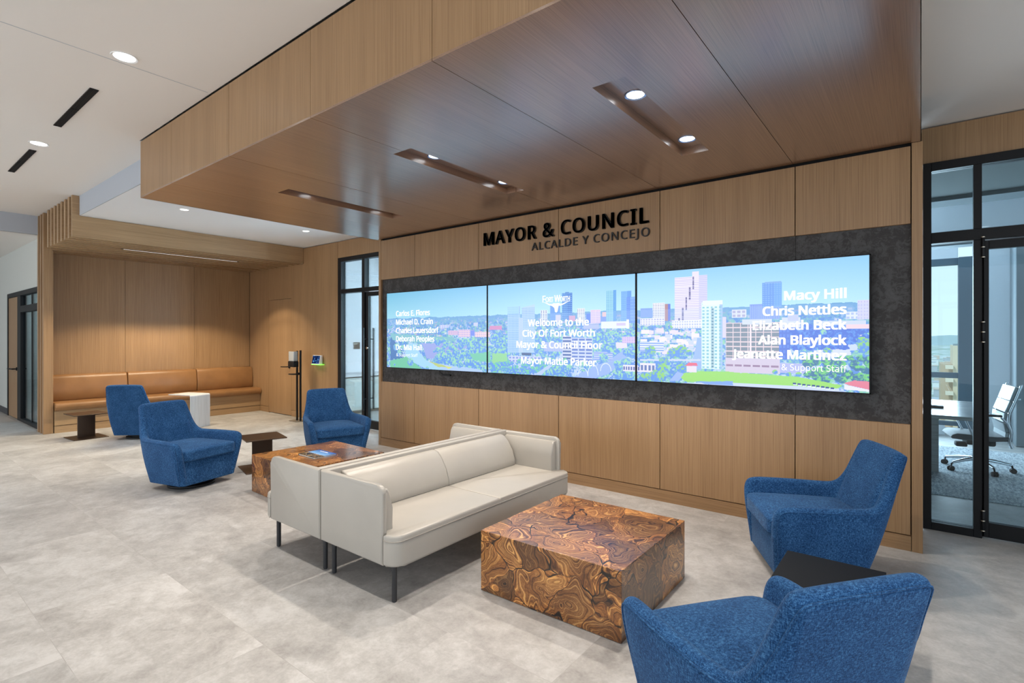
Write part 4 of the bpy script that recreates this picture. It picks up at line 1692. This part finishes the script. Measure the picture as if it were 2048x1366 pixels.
poly([Rr(60, 828), Rr(420, 828), Rr(420, 840), Rr(60, 838)], (196, 206, 246), .004)
poly([Rr(230, 960), Rr(300, 880), Rr(420, 850), Rr(330, 900), Rr(290, 960)], (150, 176, 240), .006)
Rb(540, 575, 570, 700, (214, 206, 226))
Rb(425, 490, 548, 885, (214, 240, 246), (130, 190, 206), 5, 20, ws=.55, hs=.5, side=(.84, (160, 190, 236)))
Rb(430, 480, 548, 505, (220, 236, 246))
Rb(480, 520, 500, 880, (176, 206, 214), (96, 140, 160), 1, 20)
Rb(568, 612, 890, 890, (226, 204, 208), (118, 130, 142), 7, 10, ws=.88, hs=.80)
Rb(710, 618, 720, 840, (240, 222, 226))
Rb(665, 590, 840, 622, (206, 214, 238))
Rb(885, 640, 950, 830, (70, 106, 206), (86, 126, 220), 3, 6)
Rb(565, 820, 890, 905, (206, 194, 214), (150, 120, 150), 6, 1, ws=.8, hs=.12)
Rb(890, 850, 1040, 910, (176, 180, 226), (170, 176, 226), 6, 2)
Rb(58, 725, 200, 780, (226, 232, 250), (130, 160, 230), 1, 4, ws=1.0)
Rb(60, 850, 150, 905, (226, 220, 240), (90, 110, 170), 4, 1)
for q in range(70):
    u, v = Rr(rng.uniform(1040, 1420), rng.uniform(815, 960))
    x, z = on_screen(u, v)
    tree(x, z, rng.uniform(.02, .035), base=(48, 108, 150), lit=(116, 206, 110))
poly([Rr(1090, 775), Rr(1300, 770), Rr(1310, 800), Rr(1130, 820)], (206, 214, 248), .02)
poly([Rr(1290, 740), Rr(1420, 735), Rr(1420, 770), Rr(1300, 775)], (196, 210, 246), .02)
for (a, b_, r) in ((310, 885, .05), (200, 840, .045), (190, 880, .05), (260, 790, .055), (300, 775, .05), (120, 775, .05), (160, 930, .07), (90, 940, .05), (240, 640, .02), (860, 905, .02), (940, 920, .02), (1000, 920, .02), (350, 790, .03), (1170, 780, .03), (1390, 730, .05), (1400, 760, .05)):
    x, z = on_screen(*Rr(a, b_))
    tree(x, z, r, lit=(140, 206, 100))
poly([Rr(300, 940), Rr(320, 912), Rr(420, 900), Rr(560, 902), Rr(1000, 935), Rr(1260, 985), Rr(1230, 1005), Rr(900, 985), Rr(560, 968), Rr(330, 962)], (150, 214, 92), .008)
poly([Rr(290, 970), Rr(560, 968), Rr(900, 985), Rr(1240, 1005), Rr(1240, 1022), Rr(700, 1000), Rr(290, 978)], (196, 210, 250), .004)
poly([Rr(380, 962), Rr(610, 960), Rr(610, 985), Rr(470, 980)], (120, 160, 226), .01)
for k in range(9):
    Rb(965 + k * 28, 968 + k * 3.6, 985 + k * 28, 978 + k * 3.6, (30, 60, 130))
    Rb(968 + k * 28, 978 + k * 3.6, 990 + k * 28, 984 + k * 3.6, (226, 234, 255))
poly([Rr(1270, 972), Rr(1330, 955), Rr(1420, 962), Rr(1420, 1012), Rr(1300, 985)], (222, 120, 140), .004)
poly([Rr(1270, 980), Rr(1420, 1012), Rr(1420, 1024), Rr(1270, 1010)], (226, 226, 250), .004)
Rb(335, 868, 395, 905, (226, 216, 240))
poly([Rr(325, 868), Rr(350, 848), Rr(395, 850), Rr(402, 868)], (226, 96, 120), .002)
hz2 = ((wz < HZ) * (.07 + .10 * (1 - dep)))[..., None]
img = np.clip(img * (1 - hz2) + lin((168, 202, 248)) * hz2, 0, 1)


def mk_video():
    t = NT('video_screen_glow')
    at = t.n('ShaderNodeAttribute', attribute_name='picture')
    t.set(Base_Color=(.01, .01, .01), Roughness=.25)
    t.l(at.outputs['Color'], t.b.inputs['Emission Color'])
    t.b.inputs['Emission Strength'].default_value = 1.12
    return t.m


M['video'] = mk_video()
M['caption'] = emit('caption_white_glow', (1, 1, 1), 1.15)


def grid_picture(name, x0, x1, parent, ox):
    i0, i1 = int((x0 - SCX0) / PX), int((x1 - SCX0) / PX)
    nx, nz = i1 - i0, IH
    X = np.linspace(x0, x1, nx + 1) - ox
    Z = np.linspace(SCZ0 + .004, SCZ1 - .004, nz + 1) - SCZ0
    vx, vz = np.meshgrid(X, Z)
    co = np.zeros(((nx + 1) * (nz + 1), 3), np.float32)
    co[:, 0] = vx.ravel()
    co[:, 2] = vz.ravel()
    r, c = np.meshgrid(np.arange(nz), np.arange(nx), indexing='ij')
    v0 = (r * (nx + 1) + c).ravel()
    faces = np.stack([v0, v0 + 1, v0 + nx + 2, v0 + nx + 1], 1).astype(np.int32)
    me = bpy.data.meshes.new(name)
    me.vertices.add(len(co))
    me.vertices.foreach_set('co', co.ravel())
    me.loops.add(faces.size)
    me.loops.foreach_set('vertex_index', faces.ravel())
    me.polygons.add(len(faces))
    me.polygons.foreach_set('loop_start', np.arange(0, faces.size, 4, dtype=np.int32))
    me.update(calc_edges=True)
    at = me.attributes.new('picture', 'FLOAT_COLOR', 'CORNER')
    sub = img[:, i0:i1].reshape(-1, 3)
    colr = np.ones((len(faces), 4, 4), np.float32)
    colr[:, :, :3] = sub[:, None, :]
    at.data.foreach_set('color', colr.ravel())
    me.materials.append(M['video'])
    me.validate()
    o = bpy.data.objects.new(name, me)
    o.parent = parent
    COL.objects.link(o)
    return o


VW = 'video wall displays in a row'
cuts = [(SCX0, -3.800), (-3.788, -2.030), (-2.018, SCX1)]
labels = ['left display of the video wall, with a column of names over a river view',
          'middle display of the video wall, with the welcome message and longhorn logo',
          'right display of the video wall, with a column of names over downtown towers']
screens = []
for i, (x0, x1) in enumerate(cuts):
    t = thing('video_display', labels[i], 'screen', (x0, SCY, SCZ0), 0, VW)
    bm = BM()
    W, Hh = x1 - x0, SCZ1 - SCZ0
    box(bm, 0, W, .002, .069, 0, Hh, .002, 1)
    for (a, c, e, f) in ((-.004, .004, -.004, Hh + .004), (W - .004, W + .004, -.004, Hh + .004)):
        box(bm, a, c, -.001, .06, e, f)
    for (e, f) in ((-.004, .004), (Hh - .004, Hh + .004)):
        box(bm, -.004, W + .004, -.001, .06, e, f)
    obj('bezel', bm, M['dark'], t)
    grid_picture('picture', x0 + .004, x1 - .004, t, x0)
    screens.append((t, x0))


def caption(si, body, x0, x1, zb, cap, bold=.018, font=None, name='caption'):
    t, ox = screens[si]
    bm = text_bm(body, x0 - ox, x1 - ox, zb - SCZ0, cap, 0, bold, 1.0)
    for v in bm.verts: v.co.y = -.0025
    bm.verts.index_update()
    for w in words(bm, cap): obj(name, w, M['caption'], t)


zc = .062
for (s, xr, z, c) in (('Carlos E. Flores', -4.72, 1.722, .065), ('Michael D. Crain', -4.667, 1.612, .065), ('Charles Lauersdorf', -4.567, 1.504, .065),
                      ('Deborah Peoples', -4.64, 1.398, .065), ('Dr. Mia Hall', -4.86, 1.290, .065)):
    caption(0, s, -5.348, xr, z, c, .045)
caption(0, '& Support Staff', -5.345, -4.935, 1.205, .038, 0)
for (s, x0, x1, z, c) in (('Welcome to the', -3.231, -2.511, 1.566, .067), ('City Of Fort Worth', -3.302, -2.446, 1.458, .067),
                          ('Mayor & Council Floor', -3.382, -2.366, 1.341, .067), ('Mayor Mattie Parker', -3.322, -2.430, 1.175, .067)):
    caption(1, s, x0, x1, z, c, .05)
for (s, x0, z, c) in (('Macy Hill', -.816, 1.732, .066), ('Chris Nettles', -.967, 1.618, .066), ('Elizabeth Beck', -1.039, 1.508, .066),
                      ('Alan Blaylock', -.999, 1.396, .066), ('Jeanette Martinez', -1.193, 1.286, .066)):
    caption(2, s, x0, -.421, z, c, .062)
caption(2, '& Support Staff', -.837, -.415, 1.200, .046, 0)
# logo: small capitals over a longhorn head
for (s, x0, x1, c) in (('F', -3.047, -3.012, .066), ('ORT', -3.008, -2.918, .050), ('W', -2.902, -2.836, .066), ('ORTH', -2.834, -2.722, .050)):
    caption(1, s, x0, x1, 1.806, c, .03, name='logo_letters')
t, ox = screens[1]
half = [(0, 1.790), (.030, 1.792), (.050, 1.784), (.080, 1.787), (.105, 1.796), (.128, 1.803), (.158, 1.806), (.130, 1.797), (.108, 1.786), (.085, 1.775), (.060, 1.769),
        (.050, 1.764), (.030, 1.766), (.024, 1.748), (.017, 1.722), (.016, 1.708), (.008, 1.700), (0, 1.700)]
pts = [(x, z) for x, z in half] + [(-x, z) for x, z in reversed(half[1:-1])]
b2 = bmesh.new()
b2.faces.new([b2.verts.new((-2.882 - ox + x, -.0025, z - SCZ0)) for x, z in pts])
bmesh.ops.triangulate(b2, faces=b2.faces[:])
obj('logo_longhorn', b2, M['caption'], t)

# small dangling sensor below the left display
se = thing('display_sensor', 'small black sensor hanging below the left display', 'sensor', (-4.50, 4.44, 1.0))
bm = BM()
box(bm, -.03, .10, -.012, .012, -.012, .006, .004, 2)
obj('sensor_body', bm, M['dark'], se)
bm = BM()
tube(bm, [(-.02, 0, .0), (-.06, 0, .02), (-.085, 0, .035), (-.07, .005, .052)], .004, 6)
obj('cable', bm, M['dark'], se, 60)

# ------------------------------------------------------------------ right office furniture
tt = thing('office_table', 'pale grey wood meeting table with slab leg in the right office', 'table', (-.75, 6.95, 0))
obj('table_top', box(BM(), -1.4, 1.22, -.80, .72, .705, .74, .004, 2), M['walnut_table'], tt)
obj('slab_leg', box(BM(), .55, .90, .28, .34, 0, .705, .003, 1), M['walnut_table'], tt)
obj('slab_leg', box(BM(), -1.0, -.65, .28, .34, 0, .705, .003, 1), M['walnut_table'], tt)
dv = thing('conference_phone', 'flat black device lying on the office table', 'device', (.03, 6.80, .74))
bm = BM()
box(bm, -.18, .15, -.05, .05, 0, .022, .008, 3)
obj('device_body', bm, M['dark'], dv, 40)
bm = BM()
box(bm, -.16, .10, -.035, .035, .022, .0235)
obj('device_pad', bm, black, dv)


def office_chair(x, y, rot):
    t = thing('office_chair', 'white ribbed leather office chair with chrome base behind the right glass door', 'office chair', (x, y, 0), rad(rot))
    hide = mk_leather('white_ribbed_leather', (.46, .50, .52), .3, 200, .03, .03)
    # five star base
    for k in range(5):
        a = 2 * PI * k / 5 + .30
        ca, sa = math.cos(a), math.sin(a)
        bm = BM()
        tube(bm, [(ca * .03, sa * .03, .125), (ca * .16, sa * .16, .112), (ca * .285, sa * .285, .088)], [.022, .019, .014], 8)
        lg = obj('base_arm', bm, M['chrome'], t, 50)
        bm = BM()
        for s in (-1, 1):
            b3 = BM()
            cyl(b3, (0, 0, 0), .028, .018, 18, 'y', bev=.004)
            bmesh.ops.transform(b3, matrix=Matrix.Translation((ca * .30 - sa * .014 * s, sa * .30 + ca * .014 * s, .028)) @ Matrix.Rotation(a, 4, 'Z'), verts=b3.verts[:])
            merge(bm, b3)
        tube(bm, [(ca * .30, sa * .30, .028), (ca * .29, sa * .29, .085)], .008, 8)
        obj('caster', bm, black, lg, 50)
    bm = BM()
    cyl(bm, (0, 0, .20), .024, .17, 16)
    cyl(bm, (0, 0, .125), .04, .06, 16)
    obj('gas_column', bm, M['chrome'], t, 50)
    bm = BM()
    box(bm, -.12, .12, -.10, .14, .285, .355, .02, 3)
    box(bm, -.05, .05, -.18, -.08, .25, .30, .012, 2)
    obj('mechanism', bm, black, t, 40)
    # seat, front towards -y
    pr = [(-.255, .375), (-.24, .40), (-.20, .418), (-.05, .412), (.10, .405), (.23, .415), (.235, .37), (.10, .355), (-.15, .352), (-.24, .358)]
    obj('seat', prism(BM(), pr, -.23, .23, 'x', .015, 3), plain('charcoal_seat_leather', (.04, .05, .058), .6), t, 60)
    # back: ribbed pads on a frame
    prof = [(.215, .36), (.225, .46), (.205, .56), (.215, .66), (.255, .78), (.300, .93)]
    bm = BM()
    for i in range(5):
        (ya, za), (yb, zb) = prof[i], prof[i + 1]
        d = Vector((yb - ya, zb - za)).normalized()
        nrm = Vector((-d.y, d.x))
        if nrm.x > 0: nrm = -nrm
        e = .004
        q = [(ya + d.x * e, za + d.y * e), (yb - d.x * e, zb - d.y * e), (yb - d.x * e + nrm.x * .035, zb - d.y * e + nrm.y * .035), (ya + d.x * e + nrm.x * .035, za + d.y * e + nrm.y * .035)]
        prism(bm, q, -.215, .215, 'x', .014, 3)
    obj('back_pads', bm, hide, t, 60)
    for s in (-1, 1):
        bm = BM()
        tube(bm, interp([(s * .222, y_ + .004, z_) for y_, z_ in [(.235, .30)] + prof + [(.302, .955)]], 5), .014, 8)
        obj('back_frame', bm, M['chrome'], t, 60)
        bm = BM()
        tube(bm, interp([(s * .14, -.02, .33), (s * .22, -.06, .38), (s * .262, -.12, .52), (s * .268, -.16, .625)], 5), .011, 8)
        tube(bm, [(s * .268, .14, .62), (s * .262, .19, .56), (s * .225, .215, .50)], .010, 8)
        ar = obj('armrest_frame', bm, M['chrome'], t, 60)
        bm = BM()
        box(bm, s * .268 - .024, s * .268 + .024, -.20, .15, .622, .645, .009, 3)
        obj('armrest_pad', bm, black, ar, 60)
    bm = BM()
    prism(bm, [(.225, .37), (.235, .46), (.215, .56), (.225, .66), (.265, .78), (.308, .93), (.318, .928), (.275, .775), (.236, .655), (.228, .56), (.248, .46), (.240, .365)], -.21, .21, 'x')
    obj('back_shell', bm, black, t, 40)
    bm = BM()
    tube(bm, [(-.10, .325, .80), (.10, .325, .80)], .010, 8)
    for s in (-1, 1): tube(bm, [(s * .10, .325, .80), (s * .10, .285, .80)], .008, 8)
    obj('back_handle', bm, M['chrome'], t, 60)
    return t


office_chair(.475, 7.62, -82)

# ------------------------------------------------------------------ left meeting room furniture
cr = thing('credenza', 'low white topped cabinet behind the left glass door', 'cabinet', (-8.70, 7.2, 0))
obj('carcass', box(BM(), -.28, .26, -1.5, 1.9, .06, .70), plain('pale_sage_cabinet', (.50, .55, .52), .5), cr)
obj('cabinet_top', box(BM(), -.29, .285, -1.52, 1.92, .70, .745, .003, 1), M['plastic_white'], cr)
obj('plinth', box(BM(), -.28, .22, -1.5, 1.9, 0, .06), M['dark'], cr)
for y0, y1 in ((-1.49, -.86), (-.85, -.20), (-.19, .46), (.47, 1.12), (1.13, 1.89)):
    obj('cabinet_door', box(BM(), .262, .278, y0, y1, .07, .68, .001, 1), plain('pale_cabinet_front', (.58, .62, .58), .45), cr)
    bm = BM()
    box(bm, .262, .281, y1 - .001, y1 + .011, .07, .695)
    box(bm, .262, .281, y0, y1, .682, .697)
    obj('edge_channel', bm, M['dark'], cr)
pq = thing('room_plaque', 'small dark room plaque on the white meeting room wall', 'sign', (-8.998, 6.39, 1.28))
obj('plate', box(BM(), 0, .008, -.078, .078, -.070, .070, .001, 1), plain('dark_bronze_plate', (.016, .014, .012), .4), pq)
bm = BM()
for (z, y0, y1) in ((.045, -.065, .035), (.030, -.065, .0)):
    box(bm, .008, .0088, y0, y1, z - .005, z + .005)
obj('plaque_stripe', bm, plain('pale_plaque_print', (.6, .57, .45), .5), pq)

# ------------------------------------------------------------------ the city outside the right office
def mk_ground():
    t = NT('city_ground')
    v = t.coords()
    n = t.noise(v, .035, 5, .65)
    n2 = t.noise(v, .006, 4, .6)
    c = t.ramp(n, [(.40, (.10, .20, .08)), (.50, (.42, .46, .42)), (.60, (.72, .74, .74))])
    c2 = t.ramp(n2, [(.4, (.20, .30, .18)), (.6, (.6, .64, .64))])
    t.l(t.mix(.45, c, c2), t.b.inputs['Base Color'])
    t.set(Roughness=.9)
    return t.m


b = BM()
box(b, -900, 1300, 45, 4000, -34.4, -34)
tag(obj('ground_city', b, mk_ground()), 'hazy city ground far below the office window', None, None, 'structure')
bm = bmesh.new()
rr = random.Random(3)
prev = None
pts = []
for k in range(60):
    x = -700 + k * 40
    pts.append((x, 16 + 9 * math.sin(k * .35) + rr.uniform(-3, 3)))
prism(bm, [(p[0], -34) for p in (pts[0],)] + [(p[0], p[1] - 12) for p in pts] + [(pts[-1][0], -34)], 3000, 3200, 'y')
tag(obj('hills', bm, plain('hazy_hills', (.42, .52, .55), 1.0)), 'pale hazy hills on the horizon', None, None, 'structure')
bd = thing('apartment_tower', 'beige apartment tower with balconies seen through the right office window', 'building', (6.2, 152, -34))
beige = plain('beige_brick', (.66, .54, .38), .9)
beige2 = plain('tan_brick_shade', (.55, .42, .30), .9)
obj('main_block', box(BM(), -.6, 12, 0, 14, 0, 33.6), beige, bd)
obj('side_block', box(BM(), -2.7, -.6, 1.5, 14, 0, 29.4), beige2, bd)
bm = BM()
box(bm, 1.2, 3.0, 3, 6, 33.6, 35.0)
box(bm, -.6, 12, 0, .3, 33.6, 34.0)
obj('roof_plant', bm, M['concrete'], bd)
for k in range(10):
    o = obj('balcony', box(BM(), -1.9, -.55, -.9, .6, 28.4 - k * 2.9, 29.2 - k * 2.9), plain('pale_balcony', (.74, .64, .50), .9) if k == 0 else bpy.data.materials['pale_balcony'], bd)
leaf = plain('tree_leaves', (.10, .22, .05), .9)


def city_tree(x, y, s):
    bm = BM()
    b3 = bmesh.new()
    bmesh.ops.create_icosphere(b3, subdivisions=2, radius=1)
    r_ = random.Random(int(x * 10 + y))
    for v in b3.verts: v.co = v.co * r_.uniform(.75, 1.15)
    for v in b3.verts: v.co = Vector((v.co.x * s, v.co.y * s, v.co.z * s * .8 + s * 1.3))
    merge(bm, b3)
    t = thing('street_tree', 'green tree at the foot of the beige tower', 'tree', (x, y, -34), 0, 'trees below the office window')
    obj('crown', bm, leaf, t)
    obj('trunk', cyl(BM(), (0, 0, s * .35), s * .12, s * .7, 8), plain('bark', (.12, .08, .05), .9) if 'bark' not in bpy.data.materials else bpy.data.materials['bark'], t)


for (x, y, s) in ((.5, 140, 4), (-2.4, 168, 5), (-4.5, 185, 5), (1.0, 205, 6), (-5.6, 215, 6), (3.0, 120, 3.5), (1.2, 128, 3)):
    city_tree(x, y, s)
hm = [plain('house_white', (.74, .74, .72), .9), plain('house_tan', (.6, .5, .42), .9), plain('house_grey', (.45, .47, .5), .9)]
r_ = random.Random(11)
for k in range(26):
    y = 230 + k * 34
    x = y * r_.uniform(.002, .030) + 6
    t = thing('distant_house', 'low pale building far off in the city view', 'building', (x, y, -34), 0, 'low buildings in the city view')
    w, d, h = r_.uniform(5, 12), r_.uniform(8, 14), r_.uniform(4, 9)
    obj('walls', box(BM(), -w / 2, w / 2, 0, d, 0, h), hm[k % 3], t)
    obj('roof', box(BM(), -w / 2 - .3, w / 2 + .3, -.3, d + .3, h, h + .6), hm[(k + 2) % 3], t)
add_light('sun', 'SUN', (0, 100, 60), 2.2, (1, .97, .9), rot=(rad(48), 0, rad(-35)), angle=rad(3))
